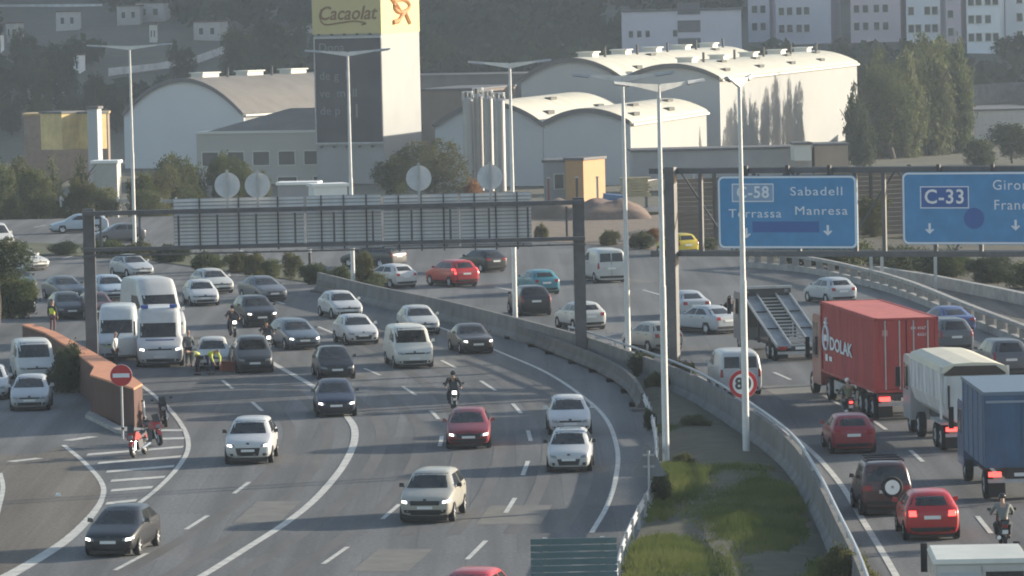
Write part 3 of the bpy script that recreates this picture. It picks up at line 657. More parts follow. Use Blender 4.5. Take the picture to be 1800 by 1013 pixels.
def crown(name, rx, rz, n, leaf, seed, shape='round', per=16, hollow=.35):
    """leaf clumps through an uneven envelope; base of crown at z=0, top at 2*rz"""
    q = random.Random(seed); vs = []; fs = []
    lobes = [(q.uniform(-.55, .55), q.uniform(-.55, .55), q.uniform(-.7, .75), q.uniform(.35, .62)) for _ in range(9)]
    made = 0; tries = 0
    while made < n and tries < n * 40:
        tries += 1
        u = Vector((q.uniform(-1, 1), q.uniform(-1, 1), q.uniform(-1, 1)))
        if shape == 'poplar':
            hgt = (u.z + 1) / 2; rad = (.55 + .45 * math.sin(math.pi * min(1, hgt * 1.05 + .12))) * (1 - .55 * hgt ** 4)
            rad *= .78 + .5 * noise.noise(Vector((u.z * 3.3 + seed, math.atan2(u.y, u.x) * 1.2, seed)))
            if math.hypot(u.x, u.y) > rad or math.hypot(u.x, u.y) < rad * hollow: continue
        elif shape == 'cone':
            hgt = (u.z + 1) / 2; rad = (1 - hgt) * (.85 + .3 * noise.noise(Vector((u.z * 4 + seed, u.x * 2, 1))))
            if math.hypot(u.x, u.y) > rad: continue
        else:
            ok = u.length < .55
            for lx, ly, lz, lr in lobes:
                d = (u - Vector((lx, ly, lz))).length
                if lr * hollow < d < lr: ok = True
            if not ok or u.length > 1.05: continue
        made += 1
        c = Vector((u.x * rx, u.y * rx, (u.z + 1) * rz)); cs = q.uniform(.5, 1.15) * leaf * 1.8
        for k in range(per):
            p = c + Vector((q.gauss(0, cs), q.gauss(0, cs), q.gauss(0, cs * .8)))
            a = Vector((q.gauss(0, 1), q.gauss(0, 1), q.gauss(0, 1))).normalized(); b = a.orthogonal().normalized(); s = leaf * q.uniform(.55, 1.2)
            o = len(vs); vs += [p - a * s, p + b * s * .55, p + a * s, p - b * s * .55]; fs.append((o, o + 1, o + 2, o + 3))
    me = bpy.data.meshes.new(name); me.from_pydata([tuple(v) for v in vs], [], fs); me.update(); return me
def trunk_mesh(h, r, spread, seed, limbs=5):
    q = random.Random(seed); mb = MB()
    pts = [Vector((0, 0, 0))]
    for i in range(4): pts.append(pts[-1] + Vector((q.uniform(-.06, .06) * h, q.uniform(-.06, .06) * h, h / 4)))
    for i in range(4): mb.tube(pts[i], pts[i + 1], r * (1 - .18 * i), r * (1 - .18 * (i + 1)), 8)
    for i in range(limbs):
        t = q.uniform(.45, .95); b = pts[0].lerp(pts[4], t); b = pts[min(3, int(t * 4))].lerp(pts[min(3, int(t * 4)) + 1], (t * 4) % 1)
        a = i * 2.4 + q.uniform(-.4, .4); e = b + Vector((math.cos(a) * spread, math.sin(a) * spread, h * q.uniform(.35, .7)))
        mid = b.lerp(e, .5) + Vector((0, 0, .1 * h)); mb.tube(b, mid, r * .42, r * .28, 6); mb.tube(mid, e, r * .28, r * .08, 6)
    return mb.mesh('trunk', 50)
CR = {'poplar': [crown('crown', 1, 1, 460, .072, s, 'poplar', per=14, hollow=.3) for s in (1, 2)],
      'round': [crown('crown', 1, 1, 520, .055, s, 'round') for s in (3, 4, 5)],
      'fine': [crown('crown', 1, 1, 900, .034, s, 'round') for s in (6, 7)],
      'cone': [crown('crown', 1, 1, 420, .05, 8, 'cone')],
      'bush': [crown('crown', 1, .5, 420, .05, s, 'round') for s in (11, 12)]}
TR = [trunk_mesh(1, .06, .35, s) for s in (1, 2, 3)]
def tree(name, label, cat, x, y, zb, h, w, kind, leafm, group=None, tr=.35, i=0):
    """h total height, w crown width, tr = bare trunk share"""
    r = thing(name, label, cat, (x, y, zb), rnd.uniform(0, 6.28), group)
    me = CR[kind][i % len(CR[kind])]
    zr = me_h(kind)
    c = link('crown', me, leafm, r, (0, 0, h * tr)); c.scale = (w / 2, w / 2, h * (1 - tr) / (2 * zr))
    if not me.materials: me.materials.append(leafm)
    c.material_slots[0].link = 'OBJECT'; c.material_slots[0].material = leafm
    if cat != 'shrub':
        t = link('trunk', TR[i % 3], bark, r); t.scale = (h * .55, h * .55, h * .62)
    else:
        t = link('stem', TR[i % 3], bark, r); t.scale = (h * .6, h * .6, h * .45)
    return r
def me_h(kind): return .5 if kind == 'bush' else 1.0
def ptree(name, label, cat, px, ybase, ytop, d, wpx, kind, leafm, group=None, tr=.2, i=0, zb=None):
    x = X_AT(px, d, ytop); zt = Z_AT(px, ytop, d); z0 = terr(x, d) - .1 if zb is None else zb
    return tree(name, label, cat, x, d, z0, zt - z0, wpx * d / F, kind, leafm, group, tr, i)
# poplars by the white wall
for i, (px, yt, w, d, lab) in enumerate(((1542, 92, 78, 592, 'leftmost tall poplar touching the sunlit white wall'), (1592, 100, 74, 588, 'second tall poplar from the white wall'), (1640, 84, 84, 594, 'third tall poplar from the white wall, pale and broad'), (1682, 78, 66, 600, 'rightmost dark tall poplar of the row'))):
    ptree('poplar_tree', lab, 'tree', px, 290, yt, d, w, 'poplar', leafP if i < 3 else leafA, 'tall poplars right of the factory', .02, i)
# shading tree stand on the white wall: slimmer poplars beside the wall
for i, (px, yt, w, d, lab) in enumerate(((1500, 150, 40, 566, 'thin young poplar before the white wall end'), (1518, 190, 46, 560, 'short bushy tree at the foot of the white wall'))):
    ptree('young_tree', lab, 'tree', px, 290, yt, d, w, 'poplar', leafB, None, .05, i)
for i, (t, top) in enumerate(((5, 9.2), (13, 9.8), (21, 9.4), (30, 12.2), (38, 12.6), (46, 12.0), (54, 11.2))):
    x, y = o_B[0] + .226 * t + 20.2, 570 + .974 * t + 8.6
    tree('row_tree', 'broad tree of the row hidden behind the tall poplars, %s from the front' % ('first', 'second', 'third', 'fourth', 'fifth', 'sixth', 'last')[i], 'tree', x, y, -2.5, top + 2.5, 8.2, 'fine', leafA, 'trees behind the poplars', .04, i)
# tree belt left, in front of the factory
belt = [(-8, 285, 70, 425), (36, 268, 62, 432), (62, 300, 54, 420), (92, 262, 60, 436), (140, 262, 62, 428), (150, 305, 46, 418), (185, 330, 46, 416), (20, 320, 50, 415), (246, 305, 46, 422), (275, 282, 66, 436), (308, 272, 60, 440), (345, 278, 62, 442), (398, 272, 62, 444), (440, 280, 58, 446), (255, 335, 50, 416), (330, 325, 60, 428)]
names = ['broad dark', 'rounded mid green', 'low leafy', 'tall dark', 'dense conical', 'small pale', 'low scrubby', 'loose olive']
where = ['at the left frame edge', 'by the ochre depot', 'below the ochre depot', 'left of the grey pillar', 'against the grey pillar', 'under the grey pillar', 'before the cream trailer', 'low at the far left edge', 'just right of the tall lamp post', 'left of the office building', 'touching the office building corner', 'before the office left windows', 'behind the first round sign back', 'behind the second round sign back', 'low by the gantry boards left end', 'above the gantry boards left end']
for i, (px, yt, w, d) in enumerate(belt):
    w *= 1.3
    k = ['round', 'fine', 'round', 'cone'][i % 4] if i != 4 else 'cone'
    ptree('tree', '%s tree %s' % (names[i % 8], where[i]), 'tree', px, 350, yt, d, w, k, [leafA, leafC, leafP, leafA][i % 4], 'trees of the left belt', .05, i)
# big tree before the silos, reddish shrub
ptree('broad_tree', 'big broad olive green tree growing in front of the tower base', 'tree', 765, 345, 242, 470, 150, 'fine', leafC, None, .15, 0)
ptree('broad_tree', 'smaller dark tree left of the big olive tree', 'tree', 695, 345, 272, 476, 80, 'round', leafA, None, .15, 1)
ptree('shrub', 'rust red autumn shrub above the gantry boards', 'shrub', 832, 345, 318, 424, 44, 'bush', leafD, None, .0, 0)
ptree('shrub', 'dark shrub behind the fence right of the gantry boards', 'shrub', 1150, 420, 372, 392, 60, 'bush', leafB, None, 0, 1)
ptree('shrub', 'climbing shrub on the brown plank barrier, left', 'shrub', 1215, 440, 372, 352, 60, 'bush', leafC, None, 0, 0, zb=0)
ptree('shrub', 'climbing shrub between the two blue signs', 'shrub', 1532, 440, 330, 348, 70, 'fine', leafC, None, 0, 1, zb=0)
for i, (px, yb, w, lab) in enumerate(((1425, 480, 120, 'left end'), (1500, 486, 120, 'second from the left'), (1580, 494, 130, 'tallest in the middle'), (1670, 502, 130, 'right of the grey upright post'), (1750, 510, 130, 'second from the right edge'), (1830, 520, 130, 'at the right edge'))):
    g = G(px, yb - 14); tree('verge_shrub', 'dark shrub of the verge row under the blue signs, ' + lab, 'shrub', g.x, g.y, 0, (46 + 8 * (i % 2)) / F * g.y, w * g.y / F, 'bush', [leafB, leafA][i % 2], 'shrubs under the blue signs', 0, i)
ptree('shrub', 'dark shrub under the left blue sign', 'shrub', 1420, 470, 420, 335, 170, 'bush', leafB, None, 0, 0, zb=0)
ptree('shrub', 'wide dark shrub under the right blue sign', 'shrub', 1620, 480, 418, 345, 190, 'bush', leafB, None, 0, 1, zb=0)
ptree('shrub', 'dark shrub at the right edge under the right blue sign', 'shrub', 1770, 490, 405, 350, 190, 'bush', leafB, None, 0, 0, zb=0)
ptree('round_tree', 'round dark tree before the white warehouse at the right edge', 'tree', 1778, 310, 216, 560, 110, 'round', leafB, None, .1, 1)
ptree('round_tree', 'dark tree behind the blue sign right of the poplars', 'tree', 1722, 310, 245, 540, 60, 'round', leafB, None, .1, 2)
ptree('round_tree', 'tree above the retaining wall below the top right flats', 'tree', 1785, 130, 62, 800, 80, 'round', leafB, None, .1, 0)
# shrubs in the hedge verge
hs = [(190, 452, 428, 90), (250, 458, 428, 80), (300, 462, 436, 70), (366, 478, 446, 60), (420, 480, 450, 60), (447, 486, 448, 46), (480, 490, 462, 50), (512, 494, 448, 40), (556, 500, 470, 60), (600, 502, 472, 50), (642, 512, 448, 34), (120, 448, 428, 70), (660, 512, 486, 50)]
hw = ['under the gantry left post', 'before the silver car', 'above the big white van', 'right of the big white van', 'behind the black cars', 'bright one near the grey car', 'low one left of the tall bright shrub', 'tall bright one below the gantry boards', 'spreading one under the gantry boards', 'by the thin white marker post', 'slim yellowish one right of the marker post', 'left of the gantry post', 'dark one at the start of the median wall']
for i, (px, yb, yt, w) in enumerate(hs):
    g = G(px, yb); k = 'bush' if i not in (7, 10) else 'round'
    tree('hedge_shrub', 'median shrub, ' + hw[i], 'shrub', g.x, g.y, 0.02, (yb - yt) / F * g.y + .2, w * g.y / F, k, [leafA, leafC, leafB][i % 3] if i not in (5, 7, 10) else leafC, 'shrubs on the median verge', .0, i)
# near plants
for i, (px, yb, w, lab) in enumerate(((1072, 432, 40, 'left of the lamp post'), (1125, 438, 54, 'between the two tall lamp posts'), (1150, 428, 40, 'near the right lamp post'), (950, 424, 30, 'at the right end of the gantry boards'), (1245, 444, 56, 'in front of the plank barrier'))):
    g = G(px, yb); tree('scrub', 'low scrub on the brown earth works, ' + lab, 'shrub', g.x, g.y, 0, (26 + 6 * (i % 2)) / F * g.y, w / F * g.y, 'bush', [leafC, leafB, leafD, leafC, leafB][i], 'scrub on the earth works', 0, i)
for i, (px, yb, hpx, wpx, lab) in enumerate(((1128, 668, 46, 60, 'left of the tallest lamp post, at the barrier'), (1158, 690, 34, 50, 'just behind the tallest lamp post'), (1195, 680, 40, 56, 'right of the tallest lamp post at the median wall'), (1140, 760, 40, 30, 'behind the bent guard rail'), (1225, 760, 26, 60, 'low on the bare soil between the lamp posts'), (1200, 830, 30, 46, 'in the grass right of the tallest lamp post'))):
    g = G(px, yb); tree('verge_plant', 'small shrub on the median soil, ' + lab, 'shrub', g.x, g.y, .1, hpx / F * g.y, wpx / F * g.y, 'bush', [leafB, leafA, leafC][i % 3], 'shrubs on the median soil', 0, i)
g = G(1166, 890); tree('shrub', 'round leafy bush beside the lamp post at the guard rail end', 'shrub', g.x, g.y, .1, 1.15, .95, 'bush', leafA, None, 0, 0)
g = G(1486, 1040); tree('shrub', 'sunlit leafy bush at the bottom edge before the median wall', 'shrub', g.x, g.y, 0, 1.35, 2.0, 'bush', leafC, None, 0, 1)
g = G(8, 575); tree('roadside_tree', 'bare branched tree with green foot at the left frame edge', 'tree', g.x - .4, g.y, 0, 5.2, 4.2, 'fine', leafB, None, .42, 2)
g = G(12, 560); tree('shrub', 'leafy green shrub at the left frame edge behind the parapet', 'shrub', g.x + .3, g.y, 0, 2.4, 3.2, 'bush', leafA, None, 0, 0)
g = G(122, 690); tree('shrub', 'dark clipped shrub between the silver van and the red parapet', 'shrub', g.x, g.y, 0, 2.3, 2.0, 'bush', leafB, None, 0, 1)
# hillside: individual trees in front, mass behind
LM = [(30, 'at the left frame edge'), (85, 'by the long white house'), (135, 'by the small cream house'), (185, 'left of the tall left lamp post'), (222, 'directly behind the tall left lamp post'), (270, 'right of the tall left lamp post'), (325, 'above the white arched hall'), (365, 'over the arched hall crest'), (405, 'where the pale wall climbs'), (455, 'midway along the climbing wall'), (500, 'near the upper end of the climbing wall'), (545, 'just left of the yellow tower top'), (785, 'just right of the yellow tower top'), (830, 'above the silos'), (880, 'left of the tall gabled hall'), (930, 'above the tall hall crest'), (1000, 'left of the grey lilac building'), (1060, 'close to the grey lilac building'), (1110, 'in front of the grey lilac building'), (1355, 'below the set back flats'), (1410, 'below the lilac grey flats'), (1460, 'between lilac grey and pink flats'), (1520, 'at the foot of the pink flats'), (1580, 'above the leftmost poplar')]
used_l = {}
def hill_label(px, yt):
    w = min(LM, key=lambda t: abs(t[0] - px))[1]; s_ = ('high ' if yt < 65 else 'middle ' if yt < 115 else 'low ') + 'hillside tree ' + w
    used_l[s_] = used_l.get(s_, 0) + 1
    return s_ + ('', ', the smaller one', ', the rearmost one', ', the last one')[min(3, used_l[s_] - 1)]
hill_i = 0; tl = [(60, 92, 70), (165, 128, 46), (205, 160, 40), (240, 170, 36), (300, 150, 60), (345, 140, 44), (390, 118, 70), (440, 112, 60), (120, 170, 60), (70, 172, 50), (20, 160, 60), (480, 100, 60), (520, 108, 50), (150, 180, 40), (100, 75, 80), (320, 60, 60), (420, 45, 70), (40, 40, 70), (470, 30, 70), (520, 20, 60), (800, 90, 60), (860, 100, 60), (770, 60, 60), (900, 70, 70), (960, 80, 60), (1030, 60, 70), (1070, 90, 50), (1330, 95, 60), (1380, 85, 70), (1440, 90, 60), (1480, 70, 60), (1560, 80, 60), (1480, 110, 50)]
for px, yt, w in tl:
    # find the distance where a tree of plausible height stands on the slope with its top on this row
    best = None
    for d in range(720, 1250, 10):
        x = X_AT(px, d, yt); h = Z_AT(px, yt, d) - terr(x, d)
        if 5 < h < 11: best = (d, x, h); break
    if not best: continue
    d, x, h = best; hill_i += 1
    tree('hillside_tree', hill_label(px, yt), 'tree', x, d, terr(x, d) - .3, h, w * d / F, ['round', 'fine'][hill_i % 2], [leafB, leafA, leafB][hill_i % 3], 'trees on the far hillside', .1, hill_i)
# far wood as one mass, leaving the houses, walls and flats in view
q = random.Random(21); vs = []; fs = []
for t in range(1700):
    d = 730 + 620 * q.random() ** 1.1; x = q.uniform(-.125, .125) * d; z = terr(x, d); h = q.uniform(4, 9.5); w = q.uniform(2.0, 4.6)
    pxx = x / d * F + 900
    if (1300 < pxx < 1830 and 830 < d < 930) or (1080 < pxx < 1330 and 850 < d < 900): continue
    roll_ = (x / d) * F * ROLL
    yt_, yb_ = (H - z - h) / d * F - roll_, (H - z) / d * F - roll_
    if any(a - w * 8 < pxx < b + w * 8 and yt_ < y1 and yb_ > y0 + 4 and d < dd for a, b, y0, y1, dd in CLEAR): continue
    for k in range(44):
        u = Vector((q.gauss(0, 1), q.gauss(0, 1), q.gauss(0, 1))).normalized() * q.uniform(.55, 1)
        p = Vector((x + u.x * w, d + u.y * w, z + h * .55 + u.z * h * .48)); a = Vector((q.gauss(0, 1), q.gauss(0, 1), q.gauss(0, 1))).normalized(); b = a.orthogonal().normalized(); s = q.uniform(.9, 1.9)
        o = len(vs); vs += [tuple(p - a * s), tuple(p + b * s * .7), tuple(p + a * s), tuple(p - b * s * .7)]; fs.append((o, o + 1, o + 2, o + 3))
me = bpy.data.meshes.new('hillside_wood'); me.from_pydata(vs, [], fs); me.update()
o = link('hillside_wood', me, leaf_mat('wood_leaf', (.030, .046, .024), (.070, .088, .045), .06)); o['kind'] = 'stuff'
# grass of the verge: blades in clumps
q = random.Random(5); vs = []; fs = []
for t in range(17000):
    y = 133 + (196 - 133) * q.random() ** .9; xa, xb = at_y(N0, y) + .3, at_y(T0, y) - .7
    x = xa + (xb - xa) * q.random()
    dens = noise.noise(Vector((x * .45, y * .11, 4))) * 1.5 + (.35 if y < 178 else -.45) - .10 * max(0, x - 7)
    if dens < q.uniform(-.1, .4): continue
    hh = q.uniform(.07, .24) * (1 + max(0, dens))
    for k in range(4):
        a = q.uniform(0, 6.28); bx, by = x + q.gauss(0, .12), y + q.gauss(0, .25); o = len(vs); z = .14
        vs += [(bx - .045, by, z), (bx + .045, by, z), (bx + math.cos(a) * .14, by + math.sin(a) * .14, z + hh)]; fs.append((o, o + 1, o + 2))
me = bpy.data.meshes.new('verge_grass'); me.from_pydata(vs, [], fs); me.update()
o = link('verge_grass', me, leaf_mat('grass_blade', (.075, .110, .030), (.20, .215, .07), .22)); o['kind'] = 'stuff'
# ------------------------------------------------------------------ lamp posts
def lamp_post(label, px, py, ptop, arm_px, armrot=0.0, low=True, base=None):
    g = G(px, py) if base is None else base
    d = g.y; h = Z_AT(px, ptop, d) - g.z; half = arm_px / 2 / F * d
    r = thing('street_lamp', label, 'street lamp', g, armrot, 'white double armed motorway lamp posts')
    MB().tube((0, 0, 0), (0, 0, h * .47), .135, .125, 12).obj('lower_pole', polew, r, smooth=40)
    MB().tube((0, 0, h * .47), (0, 0, h), .105, .07, 12).obj('upper_pole', polew, r, smooth=40)
    MB().cbox((0, 0, .03), (.5, .5, .06)).obj('base_plate', galv, r)
    for s in (-1, 1):
        mb = MB(); a = (s * .05, 0, h - .08); b = (s * half * .62, 0, h + .06)
        mb.hexa([(a[0], -.06, a[2] - .17), (b[0], -.04, b[2] - .04), (b[0], .04, b[2] - .04), (a[0], .06, a[2] - .17), (a[0], -.06, a[2] + .12), (b[0], -.04, b[2] + .06), (b[0], .04, b[2] + .06), (a[0], .06, a[2] + .12)])
        mb.obj('arm', polew, r)
        hd = MB(); x0, x1 = s * half * .62, s * half; z0, z1 = h + .07, h + .16
        hd.hexa([(x0, -.10, z0 - .06), (x1, -.12, z1 - .05), (x1, .12, z1 - .05), (x0, .10, z0 - .06), (x0, -.07, z0 + .07), (x1, -.06, z1 + .05), (x1, .06, z1 + .05), (x0, .07, z0 + .07)])
        lh = hd.obj('lamp_head', galv, r)
        MB().hexa([(x0 + s * .1, -.08, z0 - .10), (x1 - s * .1, -.09, z1 - .09), (x1 - s * .1, .09, z1 - .09), (x0 + s * .1, .08, z0 - .10), (x0 + s * .1, -.08, z0 - .06), (x1 - s * .1, -.09, z1 - .052), (x1 - s * .1, .09, z1 - .052), (x0 + s * .1, .08, z0 - .06)]).obj('lamp_glass', lampoff, lh)
    return r
lamp_post('tall white double armed lamp post before the white arched hall at left', 237, 434, 82, 150, .0)
lamp_post('tall white lamp post rising through the gantry boards in front of the dark banner', 621, 508, 92, 150, .0)
lamp_post('tall white lamp post with its foot on the kerbside barrier, before the silos', 906, 574, 112, 150, .25)
lamp_post('tall white lamp post at the bend of the median, left of the plank barrier', 1105, 655, 135, 182, .1)
lamp_post('tallest white lamp post standing at the top of the grass verge', 1171, 815, 150, 190, .55)
lamp_post('white lamp post carrying the 80 sign in front of the left blue sign', 1312, 802, 142, 200, 1.3)
# ------------------------------------------------------------------ left gantry seen from behind
gA, gB = G(163, 655), G(1022, 634)
ga = math.atan2(gB.y - gA.y, gB.x - gA.x); GL = (gB - gA).length
gan = thing('sign_gantry', 'grey sign gantry seen from behind, spanning the left carriageway with four slatted boards', 'sign gantry', gA, ga)
zt = Z_AT(163, 371, gA.y); zm = Z_AT(163, 437, gA.y)
for x in (0, GL): 
    MB().box(x - .28, x + .28, -.22, .22, .12, zt + .1).obj('post', steelg, gan)
    MB().box(x - .5, x + .5, -.5, .5, 0, .12).obj('base_plate', concrete_d, gan)
MB().box(-.28, GL + .28, -.62, -.26, zt - .22, zt).obj('beam', steelg, gan)
MB().box(-.28, GL + .28, -.62, -.26, zm - .14, zm + .04).obj('beam', steelg, gan)
for i in range(13):
    x = .6 + i * (GL - 1.2) / 12; MB().box(x - .05, x + .05, -.50, -.40, zm + .06, zt - .30).obj('strut', steelg, gan)
mb = MB(); mb.box(-.28, GL + .28, -1.15, -1.07, zm - .35, zm - .27)
for i in range(20): x = .3 + i * (GL - .6) / 19; mb.box(x - .03, x + .03, -1.12, -.62, zm - .30, zm - .24)
mb.obj('walkway_rail', steelg, gan)
def gx(px): return (px - 163) / (1022 - 163) * GL
pitch = 7.2 / F * 240
for k, (a, b, yt, yb) in enumerate(((311, 540, 347, 436), (544, 676, 343, 437), (680, 812, 342, 438), (815, 940, 339, 436))):
    x0, x1 = gx(a), gx(b); z1 = Z_AT((a + b) / 2, yt, 235.5) ; z0 = Z_AT((a + b) / 2, yb, 235.5)
    bo = MB().box(x0, x1, -.015, .015, z0, z1).obj('sign_board', mat('sign_back_gap', (.34, .34, .35), rough=.7), gan, loc=(0, .55, 0))
    n = max(4, round((z1 - z0) / .175)); st = (z1 - z0) / n
    sm = MB().box(.02, x1 - x0 - .02, -.065, -.015, .02, st - .045).mesh('slat')
    for j in range(n): link('slat', sm, signback, bo, (x0, 0, z0 + j * st))
    for u in (.2, .5, .8):
        x = x0 + (x1 - x0) * u; MB().box(x - .035, x + .035, -.13, -.068, z0 - .1, z1 + .02).obj('stiffener', steelg, bo)
    for z in (zt - .15, zm - .08):
        for u in (.2, .8):
            x = x0 + (x1 - x0) * u; MB().box(x - .06, x + .06, -.80, -.175, z - .05, z + .05).obj('bracket', steelg, bo)
for px, py in ((407, 325), (460, 325), (743, 313), (868, 311)):
    x = gx(px); z = Z_AT(px, py, 235.5)
    p = MB().box(x - .06, x + .06, -.10, .02, zt, z + .75).obj('sign_post', galv, gan)
    d_ = MB().tube((x, .08, z), (x, .11, z), .62, .62, 28).obj('disc_sign_back', signback, p)
# ------------------------------------------------------------------ right gantry with blue signs
rA = G(1185, 640); rA.z = 0
d0, d1 = rA.y, rA.y - 9; rB = AT(1960, 400, d1); rB.z = 0
ra = math.atan2(rB.y - rA.y, rB.x - rA.x); RL = (rB - rA).length
rg = thing('sign_gantry', 'dark grey sign gantry carrying two blue direction signs over the right carriageway', 'sign gantry', rA, ra)
def rx(px, py=370):
    v = ray(px, py); n = Vector((-(rB - rA).y, (rB - rA).x, 0)); t = (rA - Vector((0, 0, H))).dot(n) / v.dot(n)
    P = Vector((0, 0, H)) + v * t; return (P - rA).to_2d().length * (1 if P.x > rA.x else -1), P.z
zt2 = rx(1400, 300)[1]; zb2 = rx(1400, 447)[1]
MB().box(-.25, .25, -.2, .2, .1, zt2 + .2).obj('post', steelg, rg); MB().box(-.5, .5, -.5, .5, 0, .1).obj('base_plate', concrete_d, rg)
MB().box(RL - .25, RL + .25, -.2, .2, 0, zt2 + .2).obj('post', steelg, rg)
for z in (zt2, zb2):
    for y in (.22, 1.1): MB().box(-1.2 if y < 1 else -.25, RL, y, y + .22, z - .13, z + .13).obj('beam', steelg, rg)
for px in (1228, 1300, 1400, 1500, 1550, 1640, 1720, 1800, 1880):
    x = rx(px)[0]; MB().box(x - .09, x + .09, .24, .42, zb2 + .13, zt2 - .13).obj('strut', steelg, rg)
for i in range(8):
    x0 = i * RL / 8; x1 = (i + 1) * RL / 8; MB().tube((x0, 1.2, zb2 if i % 2 else zt2), (x1, 1.2, zt2 if i % 2 else zb2), .05).obj('brace', steelg, rg)
def rounded(x0, x1, z0, z1, r, n=5):
    P = []
    for cx, cz, a0 in ((x1 - r, z1 - r, 0), (x0 + r, z1 - r, 90), (x0 + r, z0 + r, 180), (x1 - r, z0 + r, 270)):
        for i in range(n + 1): a = R(a0 + 90 * i / n); P.append((cx + r * math.cos(a), cz + r * math.sin(a)))
    return P
def signboard(a, b, yt, yb, label, n):
    x0, x1 = rx(a)[0], rx(b)[0]; z1, z0 = rx((a + b) / 2, yt)[1], rx((a + b) / 2, yb)[1]
    bo = MB().yprism(rounded(x0, x1, z0, z1, .28), -.06, 0).obj('sign_board', blue_s, rg, loc=(0, 0, 0)); bo['label'] = label
    mb = MB(); o = rounded(x0 + .02, x1 - .02, z0 + .02, z1 - .02, .27); i_ = rounded(x0 + .11, x1 - .11, z0 + .11, z1 - .11, .2); k = len(o)
    mb.add([(p[0], -.064, p[1]) for p in o] + [(p[0], -.064, p[1]) for p in i_] + [(p[0], -.061, p[1]) for p in o] + [(p[0], -.061, p[1]) for p in i_], [(j, (j + 1) % k, k + (j + 1) % k, k + j) for j in range(k)] + [(2 * k + j, 2 * k + (j + 1) % k, 3 * k + (j + 1) % k, 3 * k + j) for j in range(k)] + [(j, (j + 1) % k, 2 * k + (j + 1) % k, 2 * k + j) for j in range(k)])
    mb.obj('border', sign_w, bo)
    for u in (.2, .5, .8): MB().box(x0 + (x1 - x0) * u - .08, x0 + (x1 - x0) * u + .08, .005, .20, z1 - .05, zt2 + .25).obj('bracket', postm, bo)
    return bo, x0, x1, z0, z1
def arrow(bo, px, py, s=.5):
    x, z = rx(px, py)
    P = [(0, -.5), (.34, -.08), (.20, -.02), (.085, -.16), (.085, .5), (-.085, .5), (-.085, -.16), (-.20, -.02), (-.34, -.08)]
    mb = MB()
    mb.yprism([(p[0] * s * 1.35, p[1] * s) for p in P][::-1], -.07, -.062); mb.obj('arrow', sign_w, bo, loc=(x, 0, z))
def rtext(bo, s, px, py, cap_px, sx=1.0, m_=None, bold=0.0):
    x, z = rx(px, py); size = cap_px / F * d0 / .70
    text(s, size, m_ or sign_w, bo, (x, -.066, z), (R(90), 0, 0), ext=.003, space=1.12, sx=sx, bold=bold)
bo, *_ = signboard(1263, 1507, 309, 437, 'blue sign reading C-58 Sabadell Terrassa Manresa', 1)
def shield(bo, px, py, wpx, hpx, txt, m_in, m_tx, cap):
    x, z = rx(px, py); w = wpx / F * d0 / 2; h = hpx / F * d0 / 2
    MB().box(x - w, x + w, -.066, -.061, z - h, z + h).obj('number_plate', sign_w, bo)
    MB().box(x - w + .05, x + w - .05, -.070, -.0665, z - h + .05, z + h - .05).obj('number_field', m_in, bo)
    xx, zz = rx(px, py); text(txt, cap / F * d0 / .70, m_tx, bo, (xx, -.0735, zz), (R(90), 0, 0), ext=.002, space=1.08, bold=.015)
shield(bo, 1324, 339, 78, 32, 'C-58', mat('plate_pale_blue', (.22, .34, .50), rough=.5), sign_w, 20)
rtext(bo, 'Sabadell', 1436, 337, 15, 1.26); rtext(bo, 'Terrassa', 1328, 376, 15, 1.18); rtext(bo, 'Manresa', 1444, 371, 15, 1.23)
x, z = rx(1382, 399); hw_ = 62 / F * d0; MB().box(x - hw_, x + hw_, -.066, -.0615, z - .26, z + .26).obj('cover_patch', blue_d, bo)
arrow(bo, 1313, 410); arrow(bo, 1456, 405)
bo, *_ = signboard(1587, 1905, 302, 430, 'blue sign reading C-33 Girona Franca', 2)
shield(bo, 1661, 347, 88, 38, 'C-33', blue_d, white, 24)
rtext(bo, 'Girona', 1783, 326, 17, 1.02); rtext(bo, 'França', 1783, 361, 17, 1.02)
arrow(bo, 1635, 402); arrow(bo, 1786, 396)
x, z = rx(1713, 384); MB().tube((x, -.066, z), (x, -.0615, z), .5, .5, 28).obj('round_patch', blue_d, bo)
# other uprights beyond
for px, py, yt, lab in ((1532, 505, 452, 'thin pale upright under the gantry, left of the pair'), (1551, 505, 452, 'thin pale upright under the gantry, right of the pair'), (1645, 512, 452, 'grey upright post beyond the balustrade under the right blue sign')):
    g = G(px, py); s = thing('marker_post', lab, 'post', g); MB().box(-.09, .09, -.09, .09, 0, Z_AT(px, yt, g.y)).obj('shaft', galv, s); MB().box(-.2, .2, -.2, .2, 0, .08).obj('base_plate', concrete_d, s)
# white marker post in the verge + reflective strip
g = G(545, 470); s = thing('marker_post', 'white banded post standing before the left gantry boards', 'post', g)
MB().tube((0, 0, 0), (0, 0, 1.0), .10).obj('lower_band', black, s); MB().tube((0, 0, 1.0), (0, 0, 2.0), .11).obj('white_band', white, s); MB().tube((0, 0, 2.0), (0, 0, 2.35), .10).obj('black_band', black, s)
g = G(187, 452); s = thing('marker_post', 'short white post in front of the left gantry column', 'post', G(1180, 455)); MB().box(-.12, .12, -.12, .12, 0, 4.2).obj('shaft', polew, s); 
for j in range(3): MB().box(-.13, .13, -.13, .13, .8 + j * 1.2, 1.1 + j * 1.2).obj('dark_band', postm, s)
